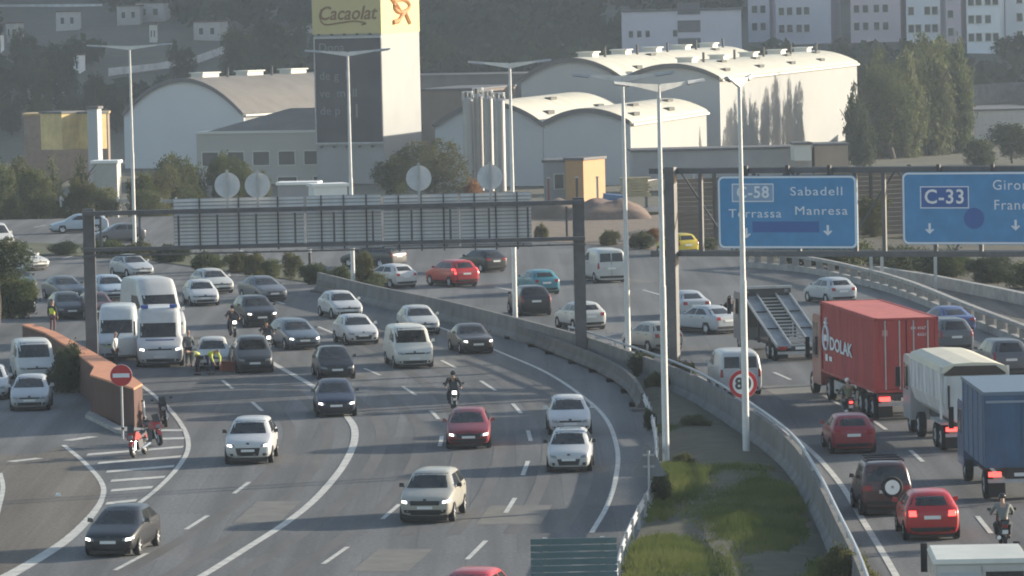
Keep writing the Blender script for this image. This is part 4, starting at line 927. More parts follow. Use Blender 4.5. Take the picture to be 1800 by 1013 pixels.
# ------------------------------------------------------------------ small signs
def disc_sign(name, label, px, pz, base, rad, build):
    g = G(*base) if isinstance(base, tuple) else base
    r = thing(name, label, 'road sign', g); zc = Z_AT(px, pz, g.y)
    xo = X_AT(px, g.y, pz) - g.x
    MB().tube((xo, 0, 0), (xo, 0, zc + rad * .6), .045, n=8).obj('post', galv, r)
    MB().tube((xo, -.05, zc), (xo, -.075, zc), rad, rad, 36).obj('disc', red_s, r, smooth=40)
    MB().tube((xo, -.02, zc), (xo, -.049, zc), rad * 1.03, rad * 1.03, 36).obj('disc_back', signback, r, smooth=40)
    build(r, xo, zc, rad); return r
def no_entry(r, x, z, q): MB().box(x - q * .78, x + q * .78, -.082, -.0755, z - q * .19, z + q * .19).obj('bar', sign_w, r)
disc_sign('no_entry_sign', 'round red no entry sign with white bar on a slim post before the red parapet', 213, 660, (215, 772), .44, no_entry)
def eighty(r, x, z, q):
    MB().tube((x, -.0755, z), (x, -.080, z), q * .74, q * .74, 36).obj('white_field', sign_w, r, smooth=40)
    text('80', q * 1.15, plateink, r, (x, -.083, z), (R(90), 0, 0), ext=.002, bold=.02)
gp = G(1312, 802); gp = Vector((gp.x + .02, gp.y + .5, 0))
disc_sign('speed_limit_sign', 'round white 80 speed limit sign with red ring behind a white lamp post', 1306, 675, gp, .54, eighty)
# triangular warning sign seen from behind
g = G(1142, 892); r = thing('warning_sign', 'grey back of a triangular warning sign beside the guard rail', 'road sign', g)
zc = Z_AT(1145, 838, g.y); 
MB().tube((0, 0, 0), (0, 0, zc + .9), .045).obj('post', galv, r)
MB().yprism([(-.62, zc), (.62, zc), (.06, zc + 1.12), (-.06, zc + 1.12)], .05, .08).obj('triangle_back', mat('sign_back_grey', (.20, .205, .22), rough=.5, metal=.2), r)
for z in (.35, .75): MB().box(-.2, .2, .045, .05, zc + z - .04, zc + z + .04).obj('clamp', galv, r)
# slatted sign back at the bottom edge
c = AT(1008, 945, 126); r = thing('direction_sign', 'back of a slatted blue green direction sign at the bottom edge of the view', 'road sign', (c.x, 126, 0))
tm = mat('sign_back_teal', (.10, .16, .17), rough=.55, metal=.2, var=.1)
for s in (-.75, .75): MB().box(s - .06, s + .06, 0, .12, 0, c.z).obj('post', galv, r)
sm = MB().box(-1.13, 1.13, -.06, -.01, .015, .165).mesh('slat')
for j in range(9): link('slat', sm, tm, r, (0, 0, c.z - .18 * (j + 1)))
# ------------------------------------------------------------------ vehicles
def car_stations(P):
    L, W, Hh = P['L'], P['W'], P['H']; w = W / 2; zb = P.get('zb', .20) - .03
    c, h0, h1, bl, wr = P['cowl'], P['h0'], P['h1'], P['belt'], P['wr']; r0_, r1, t, tz = P['roof0'], P['roof1'], P['tail'], P['tz']
    S = [(0, .80 * w, zb + .10, h0 - .10, None), (.10, .91 * w, zb + .02, h0, None), (.45, .98 * w, zb, h0 + (h1 - h0) * .45, None),
         (c - .12, w, zb, h1 - .015, None), (c, w, zb, h1 + .02, None),
         (r0_, w, zb, bl, Hh - .05), (r0_ + .28, w, zb, bl, Hh - .005), ((r0_ + r1) / 2, w, zb, bl, Hh + .015), (r1 - .22, w, zb, bl + .01, Hh - .015), (r1, .99 * w, zb, bl + .02, Hh - .06),
         (t, .98 * w, zb + .01, tz + .01, None)]
    if P.get('trunk'): S += [(t + .12, .97 * w, zb + .02, tz, None), (L - .14, .95 * w, zb + .02, tz - .02, None)]
    S += [(L - .05, .93 * w, zb + .05, tz - .10, None), (L, .86 * w, zb + .12, tz - .2, None)]
    return S
def car_body(P):
    half = []; w0 = P['W'] / 2; wr = P['wr']
    for s, w, zb, zt, zr in car_stations(P):
        zm = zb + (zt - zb) * .55
        ring = [(0, zb), (.80 * w, zb), (w * .97, zb + .10), (w, zm), (.985 * w, zt - .05 if zr is None else zt)]
        if zr is None: ring += [(.94 * w, zt - .01), (.80 * w, zt + .012), (.5 * w, zt + .03), (0, zt + .045)]
        else:
            ring += [(.95 * w, zt + .035), (wr, zr - .045), (wr * .80, zr + .005), (0, zr + .03)]
        half.append((s, ring))
    bm = bmesh.new(); rings = []
    y0 = -P['L'] / 2
    for s, ring in half:
        full = ring + [(-x, z) for x, z in ring[-2:0:-1]]
        rings.append([bm.verts.new((x, y0 + s, z)) for x, z in full])
    n = len(rings[0])
    for a, b in zip(rings, rings[1:]):
        for i in range(n): bm.faces.new((a[i], a[(i + 1) % n], b[(i + 1) % n], b[i]))
    bm.faces.new(rings[0][::-1]); bm.faces.new(rings[-1])
    bmesh.ops.recalc_face_normals(bm, faces=bm.faces)
    me = bpy.data.meshes.new('body'); bm.to_mesh(me); bm.free()
    o = bpy.data.objects.new('tmp', me); COL.objects.link(o); md = o.modifiers.new('s', 'SUBSURF'); md.levels = 1; md.render_levels = 1
    if P.get('sub', 1) == 2: md.levels = 2
    bpy.context.view_layer.update()
    me2 = bpy.data.meshes.new_from_object(o.evaluated_get(bpy.context.evaluated_depsgraph_get())); bpy.data.objects.remove(o); bpy.data.meshes.remove(me)
    me2.name = 'body'; me2.shade_smooth(); me2.set_sharp_from_angle(angle=R(48)); return me2
def bvh_of(me): return BVHTree.FromPolygons([v.co for v in me.vertices], [p.vertices for p in me.polygons])
def patch(bvh, view, quad, off=.008, thick=.02, n=4, m_=3):
    """thin panel lying on the body; quad = 4 (u,v) corners, view: front rear left right"""
    D = {'front': Vector((0, 1, 0)), 'rear': Vector((0, -1, 0)), 'right': Vector((-1, 0, 0)), 'left': Vector((1, 0, 0)), 'top': Vector((0, 0, -1))}[view]
    def pos(u, v):
        if view in ('front', 'rear'): o = Vector((u, -20 * D.y, v))
        elif view == 'top': o = Vector((u, v, 20))
        else: o = Vector((-20 * D.x, u, v))
        h = bvh.ray_cast(o, D)
        return h[0]
    a, b, c, d = [Vector(p) for p in quad]; P = []
    for j in range(m_ + 1):
        for i in range(n + 1):
            p = a.lerp(b, i / n).lerp(d.lerp(c, i / n), j / m_); P.append((p, pos(p.x, p.y)))
    good = [q for _, q in P if q is not None]
    if not good: return None
    dep = sum(q.dot(D) for q in good) / len(good); fr = []
    for p, q in P:
        if q is None:
            q = min(good, key=lambda g: (((g.x, g.z) if view in ('front', 'rear') else (g.x, g.y) if view == 'top' else (g.y, g.z))[0] - p.x) ** 2 + (((g.x, g.z) if view in ('front', 'rear') else (g.x, g.y) if view == 'top' else (g.y, g.z))[1] - p.y) ** 2).copy()
            if view in ('front', 'rear'): q.x, q.z = p.x, p.y
            elif view == 'top': q.x, q.y = p.x, p.y
            else: q.y, q.z = p.x, p.y
        fr.append(q - D * off)
    N = len(fr); bk = [q + D * thick for q in fr]; fs = []
    for j in range(m_):
        for i in range(n): k = j * (n + 1) + i; fs.append((k, k + 1, k + n + 2, k + n + 1))
    rim = [i for i in range(n + 1)] + [j * (n + 1) + n for j in range(1, m_ + 1)] + [m_ * (n + 1) + i for i in range(n - 1, -1, -1)] + [j * (n + 1) for j in range(m_ - 1, 0, -1)]
    for x, y in zip(rim, rim[1:] + rim[:1]): fs.append((x, y, N + y, N + x))
    mb = MB(); mb.add(fr + bk, fs); return mb
def wheel_meshes(r, w):
    n = 22; prof = [(.62 * r, -w / 2 + .01), (.93 * r, -w / 2), (r, -w / 2 + .035), (r, w / 2 - .035), (.93 * r, w / 2), (.62 * r, w / 2 - .01)]
    mb = MB(); L = []
    for i in range(n):
        a = 2 * math.pi * i / n
        for rr, x in prof: L.append((x, rr * math.cos(a), rr * math.sin(a)))
    k = len(prof); mb.add(L, [(i * k + j, i * k + (j + 1) % k, ((i + 1) % n) * k + (j + 1) % k, ((i + 1) % n) * k + j) for i in range(n) for j in range(k)])
    ty = mb.mesh('wheel', 35)
    rb = MB(); rb.tube((-w / 2 + .05, 0, 0), (w / 2 - .05, 0, 0), .64 * r, .64 * r, 18)
    for i in range(5):
        a = 2 * math.pi * i / 5; c, s = math.cos(a), math.sin(a); q = .62 * r; t = .09 * r
        for e in (-1, 1):
            x0, x1 = (e * (w / 2 - .05), e * (w / 2 - .018)); p = [(-t * -s, -t * c), (t * -s, t * c)]
            rb.hexa([(x0, -t * -s, -t * c), (x0, t * -s, t * c), (x0, q * c + t * -s, q * s + t * c), (x0, q * c - t * -s, q * s - t * c), (x1, -t * -s, -t * c), (x1, t * -s, t * c), (x1, q * c + t * -s, q * s + t * c), (x1, q * c - t * -s, q * s - t * c)])
    return ty, rb.mesh('rim')
WHEEL = {}
def wheels_for(r, w=.2):
    if (r, w) not in WHEEL: WHEEL[(r, w)] = wheel_meshes(r, w)
    return WHEEL[(r, w)]
TYPES = {
 'city':  dict(L=3.65, W=1.66, H=1.49, cowl=.95, h0=.72, h1=.96, belt=.99, wr=.61, roof0=1.55, roof1=3.25, tail=3.52, tz=1.02, wb=(.72, 3.02), wr_=.30),
 'hatch': dict(L=4.05, W=1.75, H=1.46, cowl=1.12, h0=.70, h1=.95, belt=.97, wr=.63, roof0=1.82, roof1=3.45, tail=3.85, tz=1.02, wb=(.82, 3.38), wr_=.31),
 'sedan': dict(L=4.5, W=1.78, H=1.44, cowl=1.22, h0=.69, h1=.94, belt=.96, wr=.62, roof0=1.98, roof1=3.35, tail=4.0, tz=1.0, trunk=1, wb=(.9, 3.6), wr_=.32),
 'oldsedan': dict(L=4.4, W=1.68, H=1.39, cowl=1.30, h0=.76, h1=.92, belt=.93, wr=.63, roof0=1.85, roof1=3.15, tail=3.62, tz=.97, trunk=1, wb=(.85, 3.4), wr_=.30),
 'suv':   dict(L=4.3, W=1.83, H=1.64, cowl=1.12, h0=.86, h1=1.09, belt=1.10, wr=.67, roof0=1.72, roof1=3.75, tail=4.1, tz=1.12, zb=.26, wb=(.85, 3.5), wr_=.34),
 'mpv':   dict(L=4.4, W=1.80, H=1.67, cowl=.98, h0=.76, h1=1.06, belt=1.08, wr=.67, roof0=1.62, roof1=3.95, tail=4.28, tz=1.1, wb=(.85, 3.55), wr_=.32),
 'estate': dict(L=4.6, W=1.80, H=1.48, cowl=1.2, h0=.70, h1=.95, belt=.98, wr=.63, roof0=1.9, roof1=4.15, tail=4.45, tz=1.03, wb=(.9, 3.6), wr_=.32),
 'jeep':  dict(L=3.95, W=1.72, H=1.80, cowl=1.18, h0=.98, h1=1.10, belt=1.11, wr=.73, roof0=1.50, roof1=3.78, tail=3.88, tz=1.14, zb=.32, wb=(.75, 3.1), wr_=.36),
 'cvan':  dict(L=4.35, W=1.81, H=1.84, cowl=.92, h0=.84, h1=1.12, belt=1.13, wr=.77, roof0=1.60, roof1=4.18, tail=4.30, tz=1.12, wb=(.82, 3.5), wr_=.31, van=1),
 'mvan':  dict(L=4.85, W=1.92, H=1.96, cowl=.72, h0=.86, h1=1.20, belt=1.20, wr=.85, roof0=1.55, roof1=4.70, tail=4.80, tz=1.15, wb=(.92, 4.0), wr_=.32, van=1),
 'lvan':  dict(L=5.9, W=2.00, H=2.65, cowl=.95, h0=.95, h1=1.32, belt=1.30, wr=.91, roof0=1.95, roof1=5.74, tail=5.84, tz=1.15, wb=(1.0, 4.6), wr_=.34, van=1),
}
BUILT = {}
def build_type(tn, face=None):
    face = face or ('band' if tn in ('suv', 'mpv') else 'slat')
    if (tn, face) in BUILT: return BUILT[(tn, face)]
    P = TYPES[tn]; me = car_body(P); bv = bvh_of(me); parts = []   # (name, meshbuilder, material key)
    L, W, Hh, w = P['L'], P['W'], P['H'], P['W'] / 2; y0 = -L / 2; wr = P['wr']; h0, h1, bl, tz = P['h0'], P['h1'], P['belt'], P['tz']; zb = P.get('zb', .2) - .03
    van = P.get('van')
    def add(name, mk, mb, sm=None):
        if mb is not None: parts.append((name, mb.mesh(name, sm if sm is not None else 40), mk))
    wsb, wst = h1 + .04, Hh - (.66 if tn == 'lvan' else .075)
    add('windscreen', 'glass', patch(bv, 'front', [(-.84 * w, wsb), (.84 * w, wsb), (wr - .085, wst), (-wr + .085, wst)], n=12, m_=6))
    # side windows
    c, rf, r1, t = P['cowl'], P['roof0'], P['roof1'], P['tail']; zt_, zb_ = Hh - (.70 if tn == 'lvan' else .13), bl + .055
    def xs(z0, z1, za): return (za - z0) / (z1 - z0)
    fa = c + .22 + .12; fb = fa + (rf - c) * .72
    mid = (rf + r1) / 2 - (.05 if not van else .55)
    for sd in ('left', 'right'):
        add('side_window', 'glass', patch(bv, sd, [(y0 + fa, zb_), (y0 + mid - .04, zb_), (y0 + mid - .04, zt_), (y0 + fb + .06, zt_)], n=4, m_=2))
        if not van:
            add('side_window', 'glass', patch(bv, sd, [(y0 + mid + .05, zb_), (y0 + t - .38, zb_ + .02), (y0 + r1 - .25, zt_ - .01), (y0 + mid + .05, zt_)], n=4, m_=2))
        rz = P['wr_']
        for wy in P['wb']:
            mb = patch(bv, sd, [(y0 + wy - rz * 1.02, zb + .06), (y0 + wy + rz * 1.02, zb + .06), (y0 + wy + rz * .72, rz * 1.98), (y0 + wy - rz * .72, rz * 1.98)], n=6, m_=3, off=.004)
            add('wheel_arch', 'black', mb)
        add('sill', 'black', patch(bv, sd, [(y0 + P['wb'][0] + rz * 1.15, zb + .07), (y0 + P['wb'][1] - rz * 1.15, zb + .07), (y0 + P['wb'][1] - rz * 1.15, zb + .16), (y0 + P['wb'][0] + rz * 1.15, zb + .16)], off=.006))
        for yy in ((mid - .28, t - .62) if not van else (mid - .28,)):
            add('door_handle', 'trim', patch(bv, sd, [(y0 + yy - .09, bl - .10), (y0 + yy + .09, bl - .10), (y0 + yy + .09, bl - .065), (y0 + yy - .09, bl - .065)], off=.02, n=2, m_=1))
    # front
    hz = h0 - .07
    lw = .19 if tn != 'jeep' else .14
    for s in (-1, 1):
        q = [(s * .53 * w, hz - .10), (s * .90 * w, hz - .06), (s * .95 * w, hz + .05), (s * .57 * w, hz + .0)]
        if tn in ('oldsedan', 'jeep'): q = [(s * .62 * w, hz - .13), (s * .88 * w, hz - .13), (s * .88 * w, hz + .03), (s * .62 * w, hz + .03)]
        add('headlight', 'head', patch(bv, 'front', q if s > 0 else [q[1], q[0], q[3], q[2]], n=4, m_=2, off=.012))
    for s in (-1, 1):
        q = [(s * .66 * w, hz - .085), (s * .86 * w, hz - .065), (s * .86 * w, hz + .015), (s * .68 * w, hz + .0)]
        add('bulb', 'bulb', patch(bv, 'front', q if s > 0 else [q[1], q[0], q[3], q[2]], n=2, m_=2, off=.02))
    F_ = lambda nm, mk, q, n=4, m_=2, off=.01: add(nm, mk, patch(bv, 'front', q, n=n, m_=m_, off=off))
    zl = zb + .02
    if face == 'band':
        F_('grille', 'black', [(-.54 * w, hz - .15), (.54 * w, hz - .15), (.56 * w, hz + .005), (-.56 * w, hz + .005)])
        F_('bumper_intake', 'black', [(-.74 * w, zl + .06), (.74 * w, zl + .06), (.80 * w, zl + .24), (-.80 * w, zl + .24)], 6)
    elif face == 'mouth':
        F_('grille', 'black', [(-.44 * w, zl + .10), (.44 * w, zl + .10), (.52 * w, hz - .13), (-.52 * w, hz - .13)])
        for s_ in (-1, 1):
            q = [(s_ * .62 * w, zl + .10), (s_ * .84 * w, zl + .10), (s_ * .82 * w, zl + .20), (s_ * .62 * w, zl + .20)]; F_('fog_lamp', 'black', q if s_ > 0 else [q[1], q[0], q[3], q[2]], 2)
    else:
        F_('grille', 'black', [(-.50 * w, hz - .075), (.50 * w, hz - .075), (.54 * w, hz + .0), (-.54 * w, hz + .0)])
        F_('bumper_intake', 'black', [(-.58 * w, zl + .08), (.58 * w, zl + .08), (.62 * w, zl + .22), (-.62 * w, zl + .22)])
        for s_ in (-1, 1):
            q = [(s_ * .66 * w, zl + .10), (s_ * .86 * w, zl + .10), (s_ * .84 * w, zl + .22), (s_ * .68 * w, zl + .20)]; F_('fog_lamp', 'black', q if s_ > 0 else [q[1], q[0], q[3], q[2]], 2)
    F_('lower_bumper', 'black', [(-.84 * w, zb - .03), (.84 * w, zb - .03), (.86 * w, zb + .055), (-.86 * w, zb + .055)], 6, 1)
    mb = MB(); mb.box(-.80 * w, .80 * w, y0 + .22, y0 + L - .2, .10, zb + .14); add('underbody_shade', 'black', mb)  # black box added to block light and darken the gap under the car
    add('plate', 'plate', patch(bv, 'front', [(-.26, zb + .28), (.26, zb + .28), (.26, zb + .375), (-.26, zb + .375)], n=2, m_=1, off=.02))
    add('badge', 'trim', patch(bv, 'front', [(-.06, hz + .005), (.06, hz + .005), (.05, hz + .07), (-.05, hz + .07)], n=1, m_=1, off=.014))
    # rear
    rb_, rt = tz + .06, Hh - .12
    if van:
        for s in (-1, 1): 
            q = [(s * .04, tz + .10), (s * (wr - .12), tz + .10), (s * (wr - .14), Hh - .22), (s * .04, Hh - .22)]
            add('rear_window', 'glass', patch(bv, 'rear', q if s > 0 else [q[1], q[0], q[3], q[2]], n=2, m_=2))
        add('door_gap', 'black', patch(bv, 'rear', [(-.012, zb + .25), (.012, zb + .25), (.012, Hh - .1), (-.012, Hh - .1)], n=1, m_=6, off=.004))
    else:
        add('rear_window', 'glass', patch(bv, 'rear', [(-.80 * w, rb_), (.80 * w, rb_), (wr - .07, rt), (-wr + .07, rt)], n=6, m_=3))
    for s in (-1, 1):
        if van or tn in ('mpv', 'suv', 'estate', 'city'): q = [(s * .80 * w, tz - .30), (s * .97 * w, tz - .30), (s * .96 * w, tz + .04), (s * .82 * w, tz + .04)]
        else: q = [(s * .56 * w, tz - .25), (s * .95 * w, tz - .25), (s * .95 * w, tz - .08), (s * .58 * w, tz - .08)]
        add('tail_light', 'tail', patch(bv, 'rear', q if s > 0 else [q[1], q[0], q[3], q[2]], n=3, m_=3, off=.012))
    add('plate', 'plate', patch(bv, 'rear', [(-.26, tz - .34), (.26, tz - .34), (.26, tz - .23), (-.26, tz - .23)], n=2, m_=1, off=.02))
    add('rear_bumper', 'black', patch(bv, 'rear', [(-.78 * w, zb + .12), (.78 * w, zb + .12), (.80 * w, zb + .26), (-.80 * w, zb + .26)], n=6, m_=2))
    # mirrors
    for s in (-1, 1):
        mb = MB(); yy = y0 + c + .42; mb.hexa([(s * (w - .02), yy - .06, bl + .02), (s * (w + .17), yy - .03, bl + .03), (s * (w + .17), yy + .05, bl + .03), (s * (w - .02), yy + .07, bl + .02), (s * (w + .02), yy - .04, bl + .15), (s * (w + .15), yy - .02, bl + .17), (s * (w + .15), yy + .05, bl + .17), (s * (w + .02), yy + .06, bl + .15)])
        add('mirror', 'mirror', mb, 60)
    if tn == 'jeep':
        pass
    BUILT[(tn, face)] = (P, me, bv, parts); return BUILT[(tn, face)]
def car(tn, name, label, cat, pos, yaw, pm, head=False, brake=False, roof=None, mirror=None, group=None, tilt=0, trim=None, rimc=None, face=None):
    """pos = ground point under the nearest bumper centre if a tuple of pixels; yaw 0 = facing the camera"""
    P, me, bv, parts = build_type(tn, face)
    r = thing(name, label, cat, pos, yaw, group)
    bo = link('body', me, pm, r)
    hl = []
    for nm, ms, mk in parts:
        if mk == 'bulb':
            if head: link(nm, ms, lampon, hl.pop(0))
            continue
        mt = {'glass': glass, 'black': black, 'trim': trim or dgrey, 'plate': platem, 'head': lampoff, 'tail': tailon if brake else tailoff, 'mirror': mirror or pm}[mk]
        lo = link(nm, ms, mt, r)
        if mk == 'head': hl.append(lo)
    if roof is not None:
        key = 'roofmesh'
        if key not in P:
            w = P['wr'] * .93; mb = patch(bv, 'top', [(-w, -P['L'] / 2 + P['roof0'] + .08), (w, -P['L'] / 2 + P['roof0'] + .08), (w, -P['L'] / 2 + P['roof1'] - .10), (-w, -P['L'] / 2 + P['roof1'] - .10)], n=6, m_=5)
            P[key] = mb.mesh('roof_panel', 40)
        link('roof_panel', P[key], roof, r)
    ty, rm = wheels_for(P['wr_']); w = P['W'] / 2 - .085
    for wy in P['wb']:
        for s in (-1, 1):
            wo = link('wheel', ty, tyre, r, (s * w, -P['L'] / 2 + wy, P['wr_'])); link('rim', rm, rimc or rimm, wo)
    return r
def interp(tab, y):
    if y <= tab[0][0]: return tab[0][1]
    for (a, va), (b, vb) in zip(tab, tab[1:]):
        if y <= b: return va + (vb - va) * (y - a) / (b - a)
    return tab[-1][1]
IN = [(130, -13), (154, -9.5), (167, -6), (190, 0), (210, 5), (225, 7.5), (240, 9.5), (262, 12.5), (280, 15), (310, 19), (345, 24)]
OUT = [(120, 4), (150, 1), (175, -1), (192, -3.5), (210, -5.5), (230, -8), (255, -11), (285, -16), (320, -22), (350, -28)]
def place(px, py, L, out=False, dyaw=0, ylen=None):
    g = G(px, py)
    a = interp(OUT if out else IN, g.y) + dyaw
    yaw = math.pi - R(a) if out else R(a)
    f = Vector((math.sin(yaw), -math.cos(yaw), 0))
    c = g - f * (L / 2) if not out else g + f * (L / 2)
    return c, yaw
def put(tn, px, py, label, pm, name='car', cat='car', out=False, dyaw=0, group=None, **k):
    c, yaw = place(px, py, TYPES[tn]['L'], out, dyaw)
    return car(tn, name, label, cat, c, yaw, pm, group=group or ('cars heading away on the right carriageway' if out else 'cars coming down the left carriageway'), **k)
wp = paint('white', (.52, .52, .515)); wp2 = paint('offwhite', (.48, .48, .455)); bk = paint('black', (.014, .015, .019)); nv = paint('navy', (.016, .021, .045)); gy = paint('graphite', (.045, .048, .052))
sv = paint('silver', (.40, .42, .44)); bei = paint('beige', (.36, .34, .29)); rd = paint('red', (.42, .018, .022)); drd = paint('dark_red', (.21, .016, .024)); bgr = paint('blue_grey', (.10, .13, .165)); lbl = paint('pale_blue', (.36, .43, .50)); tl_ = paint('teal', (.05, .21, .26)); blu = paint('blue', (.07, .10, .24)); gn = paint('dark_green', (.03, .05, .04)); gld = paint('pale_gold', (.38, .36, .31)); brn = paint('dark_brown', (.05, .04, .036)); slg = paint('slate', (.10, .11, .125))
# ---- left carriageway, towards the camera
put('hatch', 190, 981, 'black hatchback at the bottom left beside the ramp line', bk, 'hatchback', face='mouth', head=True)
put('suv', 436, 818, 'white compact crossover with dark windscreen alone in the outer lane', wp, 'crossover', cat='car', head=True, trim=black, mirror=black, face='mouth')
put('suv', 747, 922, 'beige boxy sport utility car in the middle lane near the bottom', bei, 'sport_utility', cat='car', head=True, mirror=black)
put('hatch', 800, 1110, 'red car cut off by the bottom edge, only its roof showing', rd, 'hatchback')
put('hatch', 824, 791, 'dark red hatchback with lit headlights ahead of the motorcycle', drd, 'hatchback', face='band', head=True)
put('hatch', 1003, 767, 'white hatchback just behind the two tone small car on the right lane', wp, 'hatchback', head=False)
put('city', 1000, 832, 'white small car with black roof and round dark grille mouth', wp, 'small_car', mirror=black, face='mouth', roof=paint('gloss_black', (.014, .014, .016)), head=False)
put('hatch', 592, 734, 'navy blue hatchback crossing the wide curved line', nv, 'hatchback', head=True)
put('hatch', 594, 669, 'black hatchback directly behind the navy one', bk, 'hatchback')
put('mvan', 730, 649, 'cream white medium van in the middle of the bend', paint('cream', (.56, .55, .50)), 'van', cat='van', head=False)
put('oldsedan', 842, 623, 'old dark brown saloon with square body nearest the outer barrier', brn, 'saloon', head=True, dyaw=2)
put('hatch', 748, 590, 'white hatchback hidden behind the cream van', wp2, 'hatchback')
put('hatch', 640, 607, 'white hatchback with wide black grille in the bend', wp, 'hatchback', face='mouth', dyaw=3)
put('hatch', 615, 561, 'white hatchback following behind the wide grille one', wp, 'hatchback', dyaw=3)
put('estate', 537, 616, 'blue grey estate car with daytime lights', bgr, 'estate_car', head=True, dyaw=6)
put('mpv', 449, 657, 'dark grey people carrier beside the white car that stands with workers', gy, 'people_carrier', dyaw=-2)
put('suv', 462, 576, 'black sport utility car with a shining headlight in the queue', bk, 'sport_utility', head=True, dyaw=2)
put('sedan', 484, 531, 'dark slate saloon behind the black sport utility car', slg, 'saloon', dyaw=6)
put('city', 376, 652, 'white small car stopped beside the ambulance with workers in front', wp2, 'small_car', dyaw=-5)
put('hatch', 362, 539, 'white hatchback right of the big white van', wp, 'hatchback', dyaw=-4)
put('hatch', 391, 517, 'white car tail peeping out behind the white hatchback', wp2, 'hatchback', dyaw=4)
put('hatch', 204, 529, 'pale blue white hatchback behind the left gantry post', lbl, 'hatchback', dyaw=0)
put('hatch', 252, 489, 'silver hatchback behind the big white van roof', sv, 'hatchback', dyaw=6)
put('hatch', 178, 563, 'dark brown red hatchback partly behind the gantry post', paint('maroon', (.075, .025, .03)), 'hatchback', dyaw=-1, head=True)
put('sedan', 130, 530, 'dark slate car left of the gantry post in the left queue', slg, 'saloon', dyaw=4)
put('hatch', 128, 562, 'dark graphite car beside the worker in the yellow vest', gy, 'hatchback', dyaw=0)
put('hatch', 40, 552, 'grey blue car behind the bare tree at the left edge', slg, 'hatchback', dyaw=3)
put('hatch', 45, 515, 'dark car half hidden by the bare branches at the left edge', gn, 'hatchback', dyaw=3)
put('sedan', 72, 476, 'cream white saloon at the far left above the bare tree', wp2, 'saloon', dyaw=20)
put('mvan', 8, 440, 'white van cut off by the left frame edge in the sun', wp, 'van', cat='van', dyaw=5)
# ---- emergency vans
# large high roof van behind
c, yaw = place(294, 606, 5.9, False, 7); car('lvan', 'high_roof_van', 'tall white high roof van standing behind the ambulance', 'van', c, yaw, wp, group='vans stopped at the incident').scale = (1.14, 1.05, 1.28)
c, yaw = place(282, 646, 5.4, False, -5)
amb = car('lvan', 'ambulance', 'white ambulance with red stripes and open side door at the incident', 'ambulance', c, yaw, wp, group='vans stopped at the incident', head=True); amb.scale = (1.15, 1, 1.06)
P, me_, bv_, _ = build_type('lvan')
mr = mat('stripe_red', (.45, .05, .05), rough=.5)
for sd in ('left', 'right'):
    mb = patch(bv_, sd, [(-1.6, .75), (2.6, .75), (2.6, 1.0), (-1.6, 1.0)], n=6, m_=1, off=.012); mb.obj('stripe', mr, amb)
mb = patch(bv_, 'front', [(-.62, 1.22), (.62, 1.22), (.60, 1.28), (-.60, 1.28)], n=5, m_=1, off=.012); mb.obj('stripe', paint('ambulance_blue', (.06, .08, .2)), amb)
for s in (-1, 1): MB().box(s * .62 - .16, s * .62 + .16, -.75, -.5, 2.64, 2.80).obj('beacon', mat('beacon_blue', (.05, .12, .45), rough=.2), amb)
dr = MB(); dr.hexa([(0, 0, .45), (-.85, -.35, .45), (-.87, -.30, .45), (-.02, .05, .45), (0, 0, 1.2), (-.85, -.35, 1.2), (-.87, -.30, 1.2), (-.02, .05, 1.2)]); do = dr.obj('open_door', wp, amb, loc=(-1.03, -1.55, .1))
fm = MB(); fm.hexa([(0, 0, 1.2), (-.06, -.02, 1.2), (-.08, .03, 1.2), (-.02, .05, 1.2), (0, .12, 2.0), (-.06, .10, 2.0), (-.08, .15, 2.0), (-.02, .17, 2.0)]); fm.hexa([(-.8, -.33, 1.2), (-.85, -.35, 1.2), (-.87, -.30, 1.2), (-.82, -.28, 1.2), (-.42, 0, 2.0), (-.47, -.02, 2.0), (-.49, .03, 2.0), (-.44, .05, 2.0)]); fm.obj('door_frame', black, do)
c, yaw = place(208, 635, 5.4, False, -6)
am2 = car('lvan', 'rescue_van', 'pale grey white rescue van with green flash left of the ambulance', 'van', c, yaw, paint('van_grey_white', (.50, .53, .54)), group='vans stopped at the incident'); am2.scale = (1.04, .95, 1.0)
mb = patch(bv_, 'front', [(-.9, .78), (-.35, .70), (-.35, .95), (-.9, .95)], n=3, m_=1, off=.02); mb.obj('stripe', mat('stripe_lime', (.35, .45, .06), rough=.5), am2)
# ---- left slip road
ramp_g = 'vehicles waiting on the left slip road'
def put2(tn, px, py, yawd, label, pm, name, cat='car', **k):
    g = G(px, py); yaw = R(yawd); f = Vector((math.sin(yaw), -math.cos(yaw), 0)); return car(tn, name, label, cat, g - f * TYPES[tn]['L'] / 2, yaw, pm, group=ramp_g, **k)
put2('mvan', 66, 676, 10, 'silver van with sunlit cream roof on the slip road', paint('van_silver', (.50, .50, .48)), 'van', 'van')
put2('hatch', 52, 724, 3, 'silver hatchback at the front of the slip road', sv, 'hatchback')
put2('hatch', -18, 705, 5, 'silver car cut off by the left edge on the slip road', sv, 'hatchback', face='mouth')
# ---- upper left road
g = G(137, 410); car('estate', 'estate_car', 'pale blue white estate car seen side on by the far left rail', 'car', g + Vector((0, 1, 0)), R(-78), lbl, group='cars on the far upper road')
g = G(205, 428); car('hatch', 'hatchback', 'grey hatchback with sunlit tail beyond the gantry post', 'car', g + Vector((0, 1, 0)), R(-70), slg, group='cars on the far upper road')
